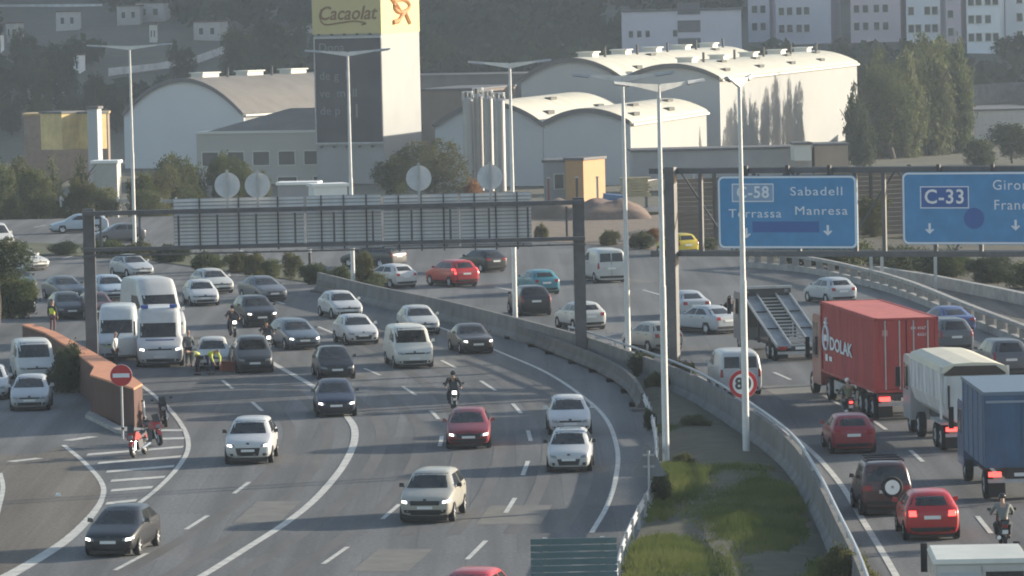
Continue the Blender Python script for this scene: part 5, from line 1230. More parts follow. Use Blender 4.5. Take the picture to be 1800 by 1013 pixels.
# ---- right carriageway, away from the camera
put('hatch', 716, 507, 'white hatchback seen from behind below the gantry boards', wp, 'hatchback', out=True, dyaw=-16)
put('suv', 822, 505, 'red sport utility car with sunlit tail on the far bend', rd, 'sport_utility', out=True, brake=True, dyaw=-9)
put('hatch', 874, 479, 'dark car with one bright tail lamp ahead of the red one', bk, 'hatchback', out=True, dyaw=-12)
put('estate', 703, 470, 'dark estate car with pale roof edge behind the gantry boards', gy, 'estate_car', out=True, dyaw=-30, roof=wp2)
put('hatch', 962, 519, 'teal hatchback with sunlit side on the far bend', tl_, 'hatchback', out=True, dyaw=-1)
put('suv', 944, 556, 'dark sport utility car just beyond the thin lamp post', bk, 'sport_utility', out=True, dyaw=2)
put('hatch', 1041, 581, 'cream white hatchback passing the right gantry post', wp2, 'hatchback', out=True, dyaw=-7)
put('sedan', 1225, 560, 'silver white saloon in the second lane of the right carriageway', sv, 'saloon', out=True, dyaw=-2)
put('hatch', 1176, 620, 'pale gold hatchback hidden by the lamp posts', gld, 'hatchback', out=True, dyaw=-14)
put('sedan', 1282, 588, 'pale silver saloon behind the lamp post with the 80 sign', sv, 'saloon', out=True, dyaw=-22)
put('mvan', 1303, 697, 'white small van right behind the 80 sign', wp, 'van', cat='van', out=True, dyaw=1)
put('hatch', 1484, 535, 'silver white hatchback beyond the red container', sv, 'hatchback', out=True, dyaw=-6)
put('sedan', 1690, 591, 'blue saloon right of the red container', blu, 'saloon', out=True, dyaw=-6)
put('mpv', 1683, 622, 'slate car with warm rear window behind the white tipper', slg, 'people_carrier', out=True, dyaw=-3)
put('mpv', 1779, 664, 'dark slate people carrier at the right edge beside the tipper', slg, 'people_carrier', out=True, dyaw=-1)
put('hatch', 1502, 799, 'dark red hatchback seen from behind under the white helmet rider', paint('wine_red', (.26, .018, .03)), 'hatchback', out=True)
put('hatch', 1640, 952, 'red hatchback braking with bright tail lamps beside the off-road car', rd, 'hatchback', out=True, brake=True, dyaw=-1).scale = (1.03, 1, 1.05)
j = put('jeep', 1560, 909, 'dark maroon off-road car with a white spare wheel on its tail', paint('jeep_maroon', (.07, .03, .032)), 'off_roader', out=True, dyaw=-2)
sw_ = wheels_for(.36); so_ = link('spare_wheel', sw_[0], tyre, j, (-.16, TYPES['jeep']['L'] / 2 + .12, 1.02)); so_.rotation_euler = (0, 0, R(90))
MB().tube((-.12, 0, 0), (.10, 0, 0), .25, .25, 20).obj('spare_cover', white, so_); MB().tube((.10, 0, 0), (-.135, 0, 0), .05, .05, 10).obj('hub', black, so_)
for s in (-.62, .62): MB().tube((s, -.5, 1.86), (s, 1.6, 1.86), .03).obj('roof_rail', black, j)
for y in (-.3, .5, 1.3): MB().tube((-.62, y, 1.88), (.62, y, 1.88), .03).obj('roof_bar', black, j)
# third brake lamp on the red hatchback
# white box van seen from behind at the top
c, yaw = place(1076, 498, 4.85, True, 6); car('mvan', 'delivery_van', 'white delivery van seen from behind between the gantry post and lamp post', 'van', c, yaw, wp2, group='vans on the right carriageway').scale = (1, 1, 1.06)
g = G(1190, 448); car('city', 'maintenance_car', 'small yellow car half hidden under the brown plank barrier', 'car', g, R(180 + 25), paint('yellow', (.55, .42, .03)), group='vans on the right carriageway')
# ------------------------------------------------------------------ lorries (local forward = -y, rear face at y = 0)
def rear_place(px, py, dyaw=0):
    g = G(px, py); a = interp(OUT, g.y) + dyaw; return g, math.pi - R(a)
def truck_wheels(r, ys, half=1.15, rad=.50, w=.3):
    ty, rm = wheels_for(rad, w)
    for y in ys:
        for s in (-1, 1): wo = link('wheel', ty, tyre, r, (s * (half - w / 2), y, rad)); link('rim', rm, rimm, wo)
def rear_kit(r, zc=.85, half=1.15, lit=True):
    MB().box(-half, half, -.18, -.02, zc - .30, zc - .18).obj('rear_bumper', galv, r)
    for s in (-1, 1):
        MB().box(s * (half - .22) - .22, s * (half - .22) + .22, -.02, .05, zc - .08, zc + .08).obj('tail_light', tailon if lit else tailoff, r)
    MB().box(-.26, .26, .0, .03, zc - .08, zc + .04).obj('plate', platem, r)
    for s in (-1, 1): MB().box(s * .8 - .28, s * .8 + .28, -.5, -.47, .15, .72).obj('mud_flap', black, r)
def cab(r, y, m_, h=2.9, w=2.4, z0=.55, dep=2.0):
    hw = w / 2; mb = MB(); mb.xprism([(y, z0), (y - dep, z0), (y - dep - .06, z0 + 1.1), (y - dep + .18, h - .12), (y - dep + .4, h), (y, h)], -hw, hw); c = mb.obj('cab', m_, r)
    MB().xprism([(y - dep - .075, z0 + 1.2), (y - dep + .13, h - .25), (y - dep + .15, h - .25), (y - dep - .05, z0 + 1.2)], -hw + .1, hw - .1).obj('windscreen', glass, c)
    for s in (-1, 1):
        MB().box(s * hw - .012, s * hw + .012, y - dep + .3, y - .7, z0 + 1.15, h - .35).obj('side_window', glass, c)
        MB().box(s * (hw + .22) - .09, s * (hw + .22) + .09, y - dep - .02, y - dep + .12, z0 + 1.2, z0 + 2.0).obj('mirror', black, c)
    return c
# container lorry
pos, yaw = rear_place(1596, 741, -2.6)
tr = thing('container_lorry', 'articulated lorry chassis and cab under the red shipping container', 'lorry', pos, yaw, 'lorries on the right carriageway')
MB().box(-.5, .5, -12.2, -.1, .85, 1.15).obj('chassis', dgrey, tr)
MB().box(-1.2, 1.2, -.3, -.05, .95, 1.15).obj('rear_beam', dgrey, tr)
truck_wheels(tr, (-1.6, -2.9, -4.2, -11.4, -15.3)); rear_kit(tr, .95)
paint_cab = paint('cab_dark_red', (.16, .03, .035)); cab(tr, -12.8, paint_cab, 3.6)
MB().box(-.45, .45, -15.5, -12.25, .6, .95).obj('tractor_frame', dgrey, tr)
for s in (-1, 1): MB().box(s * 1.15 - .04, s * 1.15 + .04, -9.8, -5.2, .45, 1.0).obj('side_guard', galv, tr)
cz0, cz1 = 1.2, 4.28
tr.scale = (1.03, 1.0, 1)
redm = mat('container_red', (.38, .05, .048), rough=.65, var=.28, scale=1.6, stretch=(1, 1, .18))
co = thing('shipping_container', 'long red shipping container with white lettering on its side', 'container', (pos.x, pos.y, 0), yaw); co.scale = (1.05, 1.0, 1)
def corr(x, s):
    P = []; y = -12.1; i = 0
    while y < -.12:
        for dy, dx in ((0, 0), (.07, 0), (.11, -.04), (.18, -.04), (.22, 0)): P.append((y + dy, x + s * dx))
        y += .28
    return P
mb = MB()
for s in (-1, 1):
    P = corr(s * 1.21, s); vs = [(x, y, cz0 + .1) for y, x in P] + [(x, y, cz1 - .08) for y, x in P]; k = len(P); mb.add(vs, [(i, i + 1, k + i + 1, k + i) for i in range(k - 1)])
mb.obj('side_wall', redm, co)
MB().box(-1.2, 1.2, -12.15, -.05, cz1 - .09, cz1 - .02).obj('roof', mat('container_roof_lit', (.50, .13, .11), rough=.75, var=.15), co)  # paler red: sunlight on the roof is put into the colour
MB().box(-1.2, 1.2, -12.19, -12.1, cz0, cz1).obj('front_wall', redm, co)
mb = MB()
for s in (-1, 1):
    for z in (cz0 + .06, cz1 - .06): mb.box(s * 1.22 - .06, s * 1.22 + .04 * 1, -12.2, 0, z - .06, z + .06)
    for y in (-12.15, -.06): mb.box(s * 1.2 - .07, s * 1.2 + .07, y - .06, y + .06, cz0, cz1)
for z in (cz0 + .06, cz1 - .06): mb.box(-1.12, 1.12, -.12, 0, z - .05, z + .05)
mb.obj('corner_frame', redm, co)
for s in (-1, 1):
    d_ = MB().box(s * .57 - .545, s * .57 + .545, -.08, -.03, cz0 + .13, cz1 - .13).obj('door', redm, co)
    for u in (.28, .85): MB().tube((s * u, 0, cz0 + .12), (s * u, 0, cz1 - .12), .028).obj('locking_bar', galv, d_)
text('DOLAK', .78, sign_w, co, (1.262, -7.6, 2.55), (R(90), 0, R(90)), ext=.004, sx=1.9, bold=.02, align='CENTER')
mb = MB(); C_ = [Vector((1.262, -11.0 + .62 * math.cos(a), 2.75 + .52 * math.sin(a))) for a in [2 * math.pi * i / 20 for i in range(21)]]; mb.path(C_, .055)
mb.box(1.25, 1.30, -11.28, -10.72, 2.62, 2.88); mb.path([Vector((1.262, -11.0, 3.25)), Vector((1.262, -10.9, 3.62))], .06); mb.path([Vector((1.262, -11.3, 3.4)), Vector((1.262, -10.7, 3.4))], .05); mb.obj('emblem', sign_w, co)
MB().box(1.25, 1.262, -11.2, -10.7, 1.75, 2.05).obj('side_mark', sign_w, co); MB().box(1.25, 1.262, -10.3, -9.7, 1.80, 2.0).obj('side_mark', sign_w, co)
text('BX 4167   ', .17, sign_w, co, (-.55, -.018, cz1 - .45), (R(90), 0, R(180)), ext=.003); text('45G1', .17, sign_w, co, (-.62, -.018, cz1 - .72), (R(90), 0, R(180)), ext=.003)
MB().box(.74, .96, -.027, -.02, cz1 - .75, cz1 - .5).obj('door_sticker', mat('sticker_pink', (.5, .22, .22), rough=.6), co)
# white tipper
pos, yaw = rear_place(1716, 796, -1.5)
tp = thing('tipper_lorry', 'white tipper lorry with rounded body and cream sheeted top', 'lorry', pos, yaw, 'lorries on the right carriageway')
wt = mat('tipper_white', (.56, .57, .57), rough=.5, var=.22, scale=1.3, stretch=(1, 1, .25)); sh = mat('sheet_cream', (.60, .57, .46), rough=.7, var=.06, scale=.8)
prof = [(-.72, 1.15), (.72, 1.15), (1.08, 1.45), (1.24, 1.95), (1.27, 3.10), (-1.27, 3.10), (-1.24, 1.95), (-1.08, 1.45)]
MB().yprism(prof, -8.3, -.12).obj('tipping_body', wt, tp)
top = [(-1.29, 3.08), (-1.20, 3.30), (-.8, 3.42), (0, 3.46), (.8, 3.42), (1.20, 3.30), (1.29, 3.08)]
MB().yprism(top + [(1.2, 3.06), (-1.2, 3.06)], -8.35, -.02).obj('sheet_roof', sh, tp)
MB().yprism([(-1.18, 2.98), (1.18, 2.98), (1.18, 3.05), (.8, 3.33), (-.8, 3.33), (-1.18, 3.05)], -.125, -.01).obj('rear_opening_shade', mat('opening_shade_dark', (.06, .045, .04), rough=.9), tp)  # solid dark panel, shade of the open rear put into its colour
tg = MB().yprism([(-.7, 1.18), (.7, 1.18), (1.05, 1.48), (1.2, 1.98), (1.2, 2.95), (-1.2, 2.95), (-1.2, 1.98), (-1.05, 1.48)], -.115, .0).obj('tailgate', wt, tp)
for x in (-.95, -.3, .35, 1.0): MB().box(x - .05, x + .05, .0, .06, 1.6, 2.9).obj('rib', wt, tg)
for x in (1.05,): MB().box(x - .06, x + .02, .06, .09, 1.7, 2.6).obj('latch_bar', black, tg)
for s in (-1, 1): MB().box(s * 1.3 - .04, s * 1.3 + .04, -.25, -.1, 1.3, 3.3).obj('corner_post', wt, tp)
for i in range(9): MB().box(1.235, 1.285, -7.9 + i * .95, -7.82 + i * .95, 2.0, 3.08).obj('side_rib', wt, tp)
MB().box(-.45, .45, -10.5, -.3, .75, 1.12).obj('chassis', dgrey, tp); truck_wheels(tp, (-1.5, -2.85, -9.4, -7.2)); rear_kit(tp, .92)
cab(tp, -8.6, paint('tipper_cab', (.35, .36, .37)), 3.1)
for y in (-2.2,): MB().box(.85, 1.2, y - 1.4, y + 1.4, 1.02, 1.10).obj('mudguard', galv, tp)
# blue box lorry
pos, yaw = rear_place(1797, 884, -.5)
bl_ = thing('box_lorry', 'blue sheeted box lorry at the right edge, nearest of the lorries', 'lorry', pos, yaw, 'lorries on the right carriageway')
bt = mat('tarpaulin_blue', (.050, .105, .195), rough=.6, var=.3, scale=1.1, stretch=(1, 1, .3)); MB().box(-1.25, 1.25, -7.2, -.03, 1.22, 3.72).obj('box_body', bt, bl_)
MB().box(-1.28, 1.28, -7.23, .0, 3.72, 3.84).obj('roof', mat('tarpaulin_blue_pale', (.12, .17, .23), rough=.5), bl_)
for s in (-1, 1): MB().box(s * .63 - .60, s * .63 + .60, -.028, .01, 1.3, 3.62).obj('rear_door', bt, bl_)
MB().box(-1.2, 1.2, .012, .05, 3.46, 3.54).obj('rear_bar', mat('edge_bar', (.25, .30, .36), rough=.5), bl_)
for i in range(5): MB().box(1.25, 1.285, -6.8 + i * 1.55, -6.7 + i * 1.55, 1.25, 3.7).obj('strap', mat('strap_blue_grey', (.12, .16, .22), rough=.6), bl_)
MB().box(-.45, .45, -9.2, -.2, .75, 1.2).obj('chassis', dgrey, bl_); truck_wheels(bl_, (-1.7, -7.9)); rear_kit(bl_, 1.0)
cab(bl_, -7.5, paint('cab_blue', (.06, .10, .2)), 2.9)
MB().box(1.0, 1.24, -2.6, -.9, 1.05, 1.12).obj('mudguard', black, bl_)
# white box van at the bottom right corner
c = AT(1726, 978, 127); yaw = math.pi - R(2)
wb_ = thing('box_lorry', 'white box lorry at the bottom right corner with two rear windows', 'lorry', (c.x, 127, 0), yaw, 'lorries on the right carriageway')
zt = Z_AT(1726, 984, 127); MB().box(-1.22, 1.22, -3.4, -.04, .9, zt - .1).obj('box_body', wp2, wb_)
MB().hexa([(-1.28, -3.45, zt - .1), (1.28, -3.45, zt - .1), (1.28, .02, zt - .1), (-1.28, .02, zt - .1), (-1.2, -3.4, zt + .02), (1.2, -3.4, zt + .02), (1.2, -.02, zt + .02), (-1.2, -.02, zt + .02)]).obj('roof', paint('roof_cream', (.66, .64, .56)), wb_)
for s, m_ in ((1, mat('frosted_pane', (.42, .45, .48), rough=.3)), (-1, glass)):
    d_ = MB().box(s * .6 - .57, s * .6 + .57, -.04, 0, 1.0, zt - .16).obj('rear_door', wp2, wb_)
    MB().box(s * .6 - .50, s * .6 + .50, .0, .015, 1.5, zt - .32).obj('rear_window', m_, d_)
MB().box(-.45, .45, -5.4, -.2, .6, .9).obj('chassis', dgrey, wb_); truck_wheels(wb_, (-1.0, -4.6), 1.1, .40); rear_kit(wb_, .75, 1.1, False); cab(wb_, -3.6, wp2, 2.3, 2.1, .5, 1.7)
# car transporter with sloping deck
pos, yaw = rear_place(1408, 636, -1)
ct = thing('car_transporter', 'grey car transporter with an empty sloping double track deck', 'lorry', pos, yaw, 'lorries on the right carriageway')
dk = mat('deck_grey', (.24, .255, .27), rough=.6, metal=.2, var=.2, scale=1.5)
La, zr, zf = 7.6, .75, 2.75
def sl_(y): return zr + (zf - zr) * (-y / La)
for s in (-1, 1):
    mb = MB(); x0, x1 = s * .48, s * 1.18; x0, x1 = min(x0, x1), max(x0, x1)
    mb.hexa([(x0, 0, zr - .08), (x1, 0, zr - .08), (x1, -La, zf - .08), (x0, -La, zf - .08), (x0, 0, zr), (x1, 0, zr), (x1, -La, zf), (x0, -La, zf)]); t_ = mb.obj('deck_track', dk, ct)
    for x in (x0, x1):
        MB().hexa([(x - .03, 0, zr + .01), (x + .03, 0, zr + .01), (x + .03, -La, zf + .01), (x - .03, -La, zf + .01), (x - .03, 0, zr + .13), (x + .03, 0, zr + .13), (x + .03, -La, zf + .13), (x - .03, -La, zf + .13)]).obj('track_lip', galv, t_)
    for y in (-2.6, -5.1): MB().box(x0 + .05, x1 - .05, y - .06, y + .06, sl_(y) + .005, sl_(y) + .05).obj('cross_strip', black, t_)
for i in range(15):
    y = -.4 - i * .5; MB().box(-.45, .45, y - .11, y + .11, sl_(y) - .10, sl_(y) - .04).obj('rung', galv, ct)
for s in (-1, 1):
    for y in (-1.5, -4, -6.6, -7.5): MB().box(s * 1.2 - .05, s * 1.2 + .05, y - .06, y + .06, .7, sl_(y) - .02).obj('deck_post', dgrey, ct)
MB().box(-1.25, 1.25, -7.75, -7.6, 1.2, 3.1).obj('headboard', dgrey, ct)
MB().box(-1.3, 1.3, -7.8, -7.55, 3.1, 3.22).obj('headboard_rail', galv, ct)
for s in (-1, 1): MB().box(s * 1.0 - .1, s * 1.0 + .1, -7.55, -7.5, 2.9, 3.05).obj('work_lamp', lampoff, ct)
MB().box(-.5, .5, -9.6, -.1, .5, .68).obj('chassis', dgrey, ct); truck_wheels(ct, (-1.4, -2.5, -9.2), 1.1, .42); rear_kit(ct, .68, 1.1, False); cab(ct, -7.9, paint('transporter_cab', (.12, .13, .15)), 2.9)
# ------------------------------------------------------------------ people and motorcycles
skin_m = mat('skin', (.42, .25, .18), rough=.6)
hair_m = mat('hair_dark', (.03, .02, .015), rough=.7)
def skin_mesh(name, V, E, m_, parent, root=0, sub=1):
    """V: list of (pos, radius)"""
    me = bpy.data.meshes.new(name); me.from_pydata([p for p, r in V], E, []); me.update()
    o = bpy.data.objects.new('tmp', me); COL.objects.link(o)
    o.modifiers.new('k', 'SKIN'); md = o.modifiers.new('s', 'SUBSURF'); md.levels = sub; md.render_levels = sub
    for i, (p, r) in enumerate(V):
        rr = r if isinstance(r, tuple) else (r, r); me.skin_vertices[0].data[i].radius = rr; me.skin_vertices[0].data[i].use_root = (i == root)
    bpy.context.view_layer.update()
    m2 = bpy.data.meshes.new_from_object(o.evaluated_get(bpy.context.evaluated_depsgraph_get())); bpy.data.objects.remove(o); bpy.data.meshes.remove(me)
    m2.name = name; m2.materials.clear(); m2.shade_smooth(); return link(name, m2, m_, parent)
POSE = {
 'stand': dict(pel=(0, 0, .95), mid=(0, 0, 1.15), che=(0, 0, 1.36), nec=(0, -.01, 1.52), hea=(0, -.03, 1.64), sh=.19, shz=1.44, el=(.27, .03, 1.14), wr=(.26, -.10, .90), hp=.09, kn=(.11, -.03, .50), an=(.12, .03, .09)),
 'walk':  dict(pel=(0, 0, .94), mid=(0, -.02, 1.15), che=(0, -.04, 1.36), nec=(0, -.06, 1.52), hea=(0, -.09, 1.64), sh=.19, shz=1.44, el=(.26, .06, 1.14), wr=(.20, -.18, 1.02), hp=.09, kn=(.10, -.14, .52), an=(.11, .02, .10), kn2=(.10, .04, .50), an2=(.11, .26, .14)),
 'bend':  dict(pel=(0, .18, .90), mid=(0, 0, 1.04), che=(0, -.22, 1.10), nec=(0, -.36, 1.14), hea=(0, -.47, 1.15), sh=.19, shz=1.08, shy=-.27, el=(.25, -.38, .82), wr=(.18, -.46, .60), hp=.09, kn=(.12, .02, .48), an=(.13, .10, .09)),
 'ride':  dict(pel=(0, .30, .86), mid=(0, .22, 1.05), che=(0, .10, 1.26), nec=(0, .03, 1.41), hea=(0, -.02, 1.53), sh=.20, shz=1.34, shy=.08, el=(.33, -.12, 1.12), wr=(.33, -.38, 1.02), hp=.10, kn=(.24, -.12, .74), an=(.20, .14, .36)),
}
def person(label, pose, loc, yaw, top, legs, hat=None, vest=None, stripe=None, group=None, parent_name='person'):
    P = POSE[pose]; r = thing(parent_name, label, 'person', loc, yaw, group)
    v = lambda t: Vector(t); che = v(P['che']); shy = P.get('shy', che.y)
    pel, mid, nec, hea = v(P['pel']), v(P['mid']), v(P['nec']), v(P['hea'])
    B, E = [], []
    def a(p, rad, link_=None):
        B.append((tuple(p), rad)); 
        if link_ is not None: E.append((link_, len(B) - 1))
        return len(B) - 1
    i0 = a(pel, (.125, .105)); i1 = a(mid, (.12, .10), i0); i2 = a(che, (.14, .11), i1); i3 = a(nec, .052, i2)
    up = (hea - nec).normalized(); fwd = Vector((0, -1, 0))
    i4 = a(hea - up * .02, (.068, .075), i3); i5 = a(hea + up * .10, (.075, .09), i4); a(hea + up * .18, .045, i5)
    J = {}
    for s in (-1, 1):
        el = v(P['el']); wr = v(P['wr']); el.x *= s; wr.x *= s; sh = Vector((s * P['sh'], shy, P['shz']))
        j = a(sh, .058, i2); j = a(el, .043, j); k = a(wr, .030, j)
        d = (wr - el).normalized(); palm = wr + d * .07; kp = a(palm, (.036, .018), k)
        side = d.cross(Vector((s, 0, 0))).normalized() if abs(d.x) < .9 else Vector((0, 1, 0))
        for f_, (o_, ln) in enumerate(((-.030, .060), (-.010, .072), (.010, .068), (.030, .052))):
            b = palm + d * .035 + side * o_; q = a(b, .010, kp); q = a(b + d * ln * .55 + Vector((-s * .012, 0, 0)), .009, q); a(b + d * ln * .9 + Vector((-s * .035, 0, 0)), .008, q)
        th = a(wr + d * .03 - side * .035, .012, k); a(wr + d * .075 - side * .06 + Vector((-s * .02, 0, 0)), .010, th)
        kn = v(P['kn2'] if s > 0 and 'kn2' in P else P['kn']); an = v(P['an2'] if s > 0 and 'an2' in P else P['an']); kn.x *= s; an.x *= s
        hp = pel + Vector((s * P['hp'], 0, -.05)); j = a(hp, .085, i0); j = a(kn, .058, j); a(an, .038, j)
        J[s] = (sh, el, wr, hp, kn, an)
    skin_mesh('body', B, E, skin_m, r)
    # jacket
    V, E2 = [], []
    def b(p, rad, l=None):
        V.append((tuple(p), rad)); 
        if l is not None: E2.append((l, len(V) - 1))
        return len(V) - 1
    k0 = b(pel + Vector((0, 0, -.04)), (.155, .13)); k1 = b(mid, (.15, .125), k0); k2 = b(che, (.175, .135), k1); b(nec - (nec - che) * .25, .075, k2)
    for s in (-1, 1):
        sh, el, wr, *_ = J[s]; j = b(sh, .075, k2); j = b(el, .060, j); b(el.lerp(wr, .92), .046, j)
    skin_mesh('jacket', V, E2, top, r)
    if vest:
        V, E2 = [], []; k0 = b(pel + Vector((0, 0, .02)), (.165, .14)); k1 = b(mid, (.162, .137), k0); k2 = b(che, (.186, .148), k1)
        for s in (-1, 1): b(J[s][0] * .80 + che * .20 + Vector((0, 0, .02)), .085, k2)
        vo = skin_mesh('safety_vest', V, E2, vest, r)
    V, E2 = [], []; k0 = b(pel, (.145, .122))
    for s in (-1, 1):
        sh, el, wr, hp, kn, an = J[s]; j = b(hp, .100, k0); j = b(kn, .075, j); b(an + Vector((0, 0, .03)), .058, j)
    skin_mesh('trousers', V, E2, legs, r)
    for s in (-1, 1):
        an = J[s][5]; V, E2 = [], []; k0 = b(an + Vector((0, .04, -.035)), .048); k1 = b(an + Vector((0, -.08, -.045)), .046, k0); b(an + Vector((0, -.17, -.055)), .034, k1); skin_mesh('shoe', V, E2, black, r)
    c = hea + up * .07
    # face: nose, eyes, mouth, ears
    fd = fwd if pose != 'bend' else Vector((0, -.75, -.66))
    fx = Vector((1, 0, 0)); fu = fx.cross(fd) * -1 if False else fd.cross(fx) * -1
    if fu.z < 0: fu = -fu
    fm = MB(); nb_ = c + fd * .085 - fu * .03; fm.hexa([nb_ + fx * -.016, nb_ + fx * .016, nb_ + fx * .012 + fd * .024, nb_ - fx * .012 + fd * .024, nb_ + fu * .04 - fx * .008, nb_ + fu * .04 + fx * .008, nb_ + fu * .038 + fx * .006 + fd * .008, nb_ + fu * .038 - fx * .006 + fd * .008])
    for s in (-1, 1): e = c + fx * s * .082 - fu * .015; fm.cbox(e, (.02, .035, .06))
    fm.obj('face_features', skin_m, r)
    em_ = MB()
    for s in (-1, 1): e = c + fd * .083 + fu * .01 + fx * s * .032; em_.cbox(e, (.022, .016, .012))
    e = c + fd * .078 - fu * .065; em_.cbox(e, (.045, .014, .010)); em_.obj('eyes_and_mouth', hair_m, r)
    if hat:
        kind, hm = hat; V, E2 = [], []
        if kind == 'helmet':
            k0 = b(c - up * .085 + fd * -.005, (.115, .12)); k1 = b(c + up * .02, (.135, .145), k0); b(c + up * .12, (.085, .09), k1); ho = skin_mesh('helmet', V, E2, hm, r)
            MB().cbox(c + fd * .150 + fu * .01, (.17, .03, .085)).obj('visor', glass, ho)
        elif kind == 'hair':
            k0 = b(c + up * .02 - fd * .03, (.085, .085)); b(c + up * .10 - fd * .01, (.062, .07), k0); skin_mesh('hair', V, E2, hm, r)
    return r
def motorcycle(label, loc, yaw, m_, scooter=False, head=False, lean=0.0, group='motorcycles'):
    r = thing('motorcycle' if not scooter else 'scooter', label, 'motorcycle' if not scooter else 'scooter', loc, yaw, group)
    if lean: r.rotation_euler = (0, R(lean), yaw)
    rad = .30 if not scooter else .24; ty, rm = wheels_for(rad, .13)
    yf, yr = (-.72, .70) if not scooter else (-.62, .60)
    for y in (yf, yr): wo = link('wheel', ty, tyre, r, (0, y, rad)); link('rim', rm, rimm, wo)
    for s in (-1, 1): MB().tube((s * .09, yf, rad), (s * .09, yf + .30, .92), .028).obj('fork', chrome, r)
    MB().xprism([(yf + .20, .95), (yf + .36, .98), (.05, .88), (.12, .72), (-.30, .62), (yf + .26, .72)], -.14, .14).obj('fuel_tank', m_, r)
    MB().xprism([(.02, .82), (.12, .80), (.62, .86), (.86, .96), (.80, .84), (.45, .72), (.05, .70)], -.13, .13).obj('seat', black, r)
    MB().xprism([(-.40, .62), (.15, .68), (.25, .40), (.05, .24), (-.36, .26)], -.16, .16).obj('engine', dgrey, r)
    MB().xprism([(yf - .10, .72), (yf + .20, 1.02), (yf + .32, .98), (yf + .22, .66)], -.17, .17).obj('fairing', m_, r)
    MB().xprism([(yf - .04, .98), (yf + .16, 1.28), (yf + .18, 1.27), (yf + .02, .98)], -.14, .14).obj('windshield', glass, r)
    MB().box(-.09, .09, yf - .13, yf - .06, .74, .88).obj('headlight', lampon if head else lampoff, r)
    MB().path([Vector((-.36, yf + .42, 1.02)), Vector((-.18, yf + .30, 1.02)), Vector((.18, yf + .30, 1.02)), Vector((.36, yf + .42, 1.02))], .018).obj('handlebar', black, r)
    for s in (-1, 1):
        MB().cbox((s * .40, yf + .34, 1.18), (.12, .03, .08)).obj('mirror', black, r)
        MB().tube((s * .36, yf + .36, 1.02), (s * .40, yf + .34, 1.16), .01).obj('mirror_stem', black, r)
    MB().xprism([(.70, .82), (.88, .92), (.94, .72), (.90, .62), (.80, .66)], -.10, .10).obj('tail', m_, r)
    MB().box(-.07, .07, .92, .97, .72, .80).obj('tail_light', tailon if head else tailoff, r)
    MB().box(-.09, .09, .90, .93, .52, .64).obj('plate', platem, r)
    MB().tube((.16, -.1, .28), (.19, .85, .40), .05, .065, 10).obj('exhaust', chrome, r)
    MB().xprism([(yf - .30, .48), (yf - .05, .64), (yf + .25, .58), (yf + .22, .55), (yf - .05, .60), (yf - .26, .46)], -.08, .08).obj('front_mudguard', m_, r)
    if lean: MB().tube((-.1, .05, .28), (-.32, .12, .0), .015).obj('kick_stand', black, r)
    return r
yv = mat('vest_yellow', (.62, .66, .05), rough=.6); dk_ = mat('cloth_dark', (.025, .028, .035), rough=.85); nvc = mat('cloth_navy', (.03, .04, .075), rough=.85); gc = mat('cloth_grey', (.17, .18, .17), rough=.85); olv = mat('cloth_olive', (.15, .16, .10), rough=.85); dred = mat('cloth_maroon', (.14, .07, .08), rough=.85)
hb_ = mat('helmet_black', (.012, .012, .014), rough=.2); hw2 = mat('helmet_white', (.75, .75, .74), rough=.25)
def G_off(px, py): return G(px, py)
person('worker in yellow vest and maroon trousers standing behind the parapet at left', 'stand', G(93, 586), R(150), dk_, dred, ('hair', hair_m), vest=yv)
person('worker in dark clothes with yellow vest bending in front of the small white car', 'bend', G(346, 660), R(-55), olv, dk_, ('hair', hair_m), vest=yv)
person('worker in navy trousers and yellow vest bending beside the small white car', 'bend', G(372, 659), R(40), yv, nvc, ('hair', hair_m), vest=yv)
person('person in grey clothes standing between the ambulance and the small white car', 'stand', G(332, 645), R(20), gc, dk_, ('hair', hair_m))
person('rescue worker in white shirt standing at the open ambulance door', 'stand', G(203, 648), R(70), mat('cloth_white', (.55, .56, .56), rough=.8), dk_, ('hair', hair_m))
cr_ = MB(); crate_m = mat('crate_red', (.30, .09, .06), rough=.7, var=.1); g = G(401, 652); ck = thing('equipment_crate', 'small red equipment crate on the road beside the workers', 'crate', (g.x, g.y, 0), .3)
MB().box(-.36, .36, -.28, .28, 0, .40).obj('box', crate_m, ck); MB().box(-.38, .38, -.30, .30, .40, .46).obj('lid', crate_m, ck)
# parked motorcycles on the gore
motorcycle('red and black motorcycle parked in front on the striped island', G(243, 805) + Vector((0, .8, 0)), R(-14), paint('moto_red', (.35, .025, .025)), lean=-7, group='motorcycles parked on the striped island')
motorcycle('second red motorcycle parked behind the first on the striped island', G(268, 786) + Vector((0, 1.2, 0)), R(22), paint('moto_red2', (.30, .03, .04)), lean=-7, group='motorcycles parked on the striped island')
motorcycle('black and white motorcycle parked beside the edge line, farthest of the three', G(287, 752) + Vector((0, 1.0, 0)), R(8), paint('moto_black', (.03, .03, .034)), lean=-7, group='motorcycles parked on the striped island')
g = G(241, 752); ds = thing('marker_post', 'short bent white marker post behind the parked motorcycles', 'post', (g.x + .35, g.y, 0)); MB().tube((0, 0, 0), (-.08, 0, 1.1), .06).obj('shaft', white, ds); MB().tube((-.08, 0, 1.1), (-.085, 0, 1.16), .065).obj('cap', black, ds)
def rider(px, py, label_m, label_p, out, m_, top, legs, helm, head=True, dyaw=0, scooter=False, vest=None):
    g = G(px, py); a = interp(OUT if out else IN, g.y) + dyaw; yaw = math.pi - R(a) if out else R(a)
    f = Vector((math.sin(yaw), -math.cos(yaw), 0)); c = g - f * 1.0 if not out else g + f * 1.0
    motorcycle(label_m, c, yaw, m_, scooter, head, group='motorcycles in the traffic'); person(label_p, 'ride', c, yaw, top, legs, ('helmet', helm), vest, group='motorcycle riders')
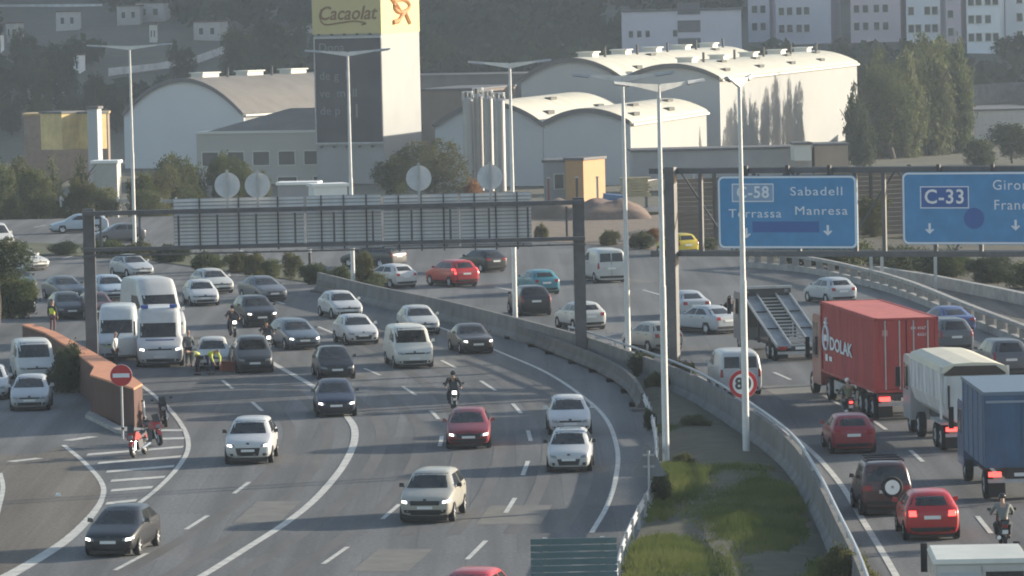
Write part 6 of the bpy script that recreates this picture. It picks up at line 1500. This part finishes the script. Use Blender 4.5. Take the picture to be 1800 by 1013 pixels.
rider(800, 724, 'dark motorcycle with lit headlight behind the dark red hatchback', 'rider in black with black helmet on the motorcycle behind the dark red hatchback', False, paint('moto_dark', (.02, .02, .024)), dk_, dk_, hb_)
rider(474, 622, 'motorcycle filtering beside the dark grey people carrier', 'rider in dark clothes filtering beside the people carrier', False, paint('moto_grey', (.05, .05, .055)), dk_, dk_, hb_)
rider(414, 594, 'dark motorcycle in the queue left of the black sport utility car', 'rider in dark jacket in the queue left of the black sport utility car', False, paint('moto_dark2', (.03, .03, .035)), dk_, nvc, hb_)
rider(1497, 740, 'red tailed scooter behind the red container lorry', 'scooter rider with white helmet and olive grey jacket', True, paint('moto_maroon', (.15, .03, .03)), olv, gc, hw2, scooter=True)
rider(1768, 968, 'dark scooter at the right edge beside the braking red car', 'rider in grey jacket with dark helmet at the right edge', True, paint('moto_dark3', (.03, .03, .03)), gc, dk_, hb_, scooter=True, head=False)
rider(1292, 578, 'dark motorcycle near the lamp post with the 80 sign', 'rider in dark jacket near the lamp post with the 80 sign', True, paint('moto_dark4', (.025, .025, .03)), dk_, dk_, hb_)
# small white litter on the slip road
g = G(102, 872); l_ = MB(); l_.hexa([(-.12, -.05, 0), (.12, -.06, 0), (.10, .06, 0), (-.1, .07, 0), (-.06, -.03, .09), (.08, -.02, .12), (.05, .04, .08), (-.05, .03, .11)]); tag(l_.obj('litter', white, loc=g), 'small crumpled white litter lying on the slip road', 'litter')
# ------------------------------------------------------------------ haze
HAZE = 0.00018
hm = bpy.data.materials.new('haze_air'); hm.use_nodes = True; nt = hm.node_tree; nt.nodes.clear()
out = nt.nodes.new('ShaderNodeOutputMaterial'); pv = nt.nodes.new('ShaderNodeVolumePrincipled')
pv.inputs['Color'].default_value = (.72, .84, 1.0, 1); pv.inputs['Density'].default_value = HAZE; pv.inputs['Anisotropy'].default_value = .2
nt.links.new(pv.outputs[0], out.inputs['Volume'])
hz = MB().box(-440, 440, -80, 2620, -8, 330).obj('haze', hm); hz['kind'] = 'stuff'
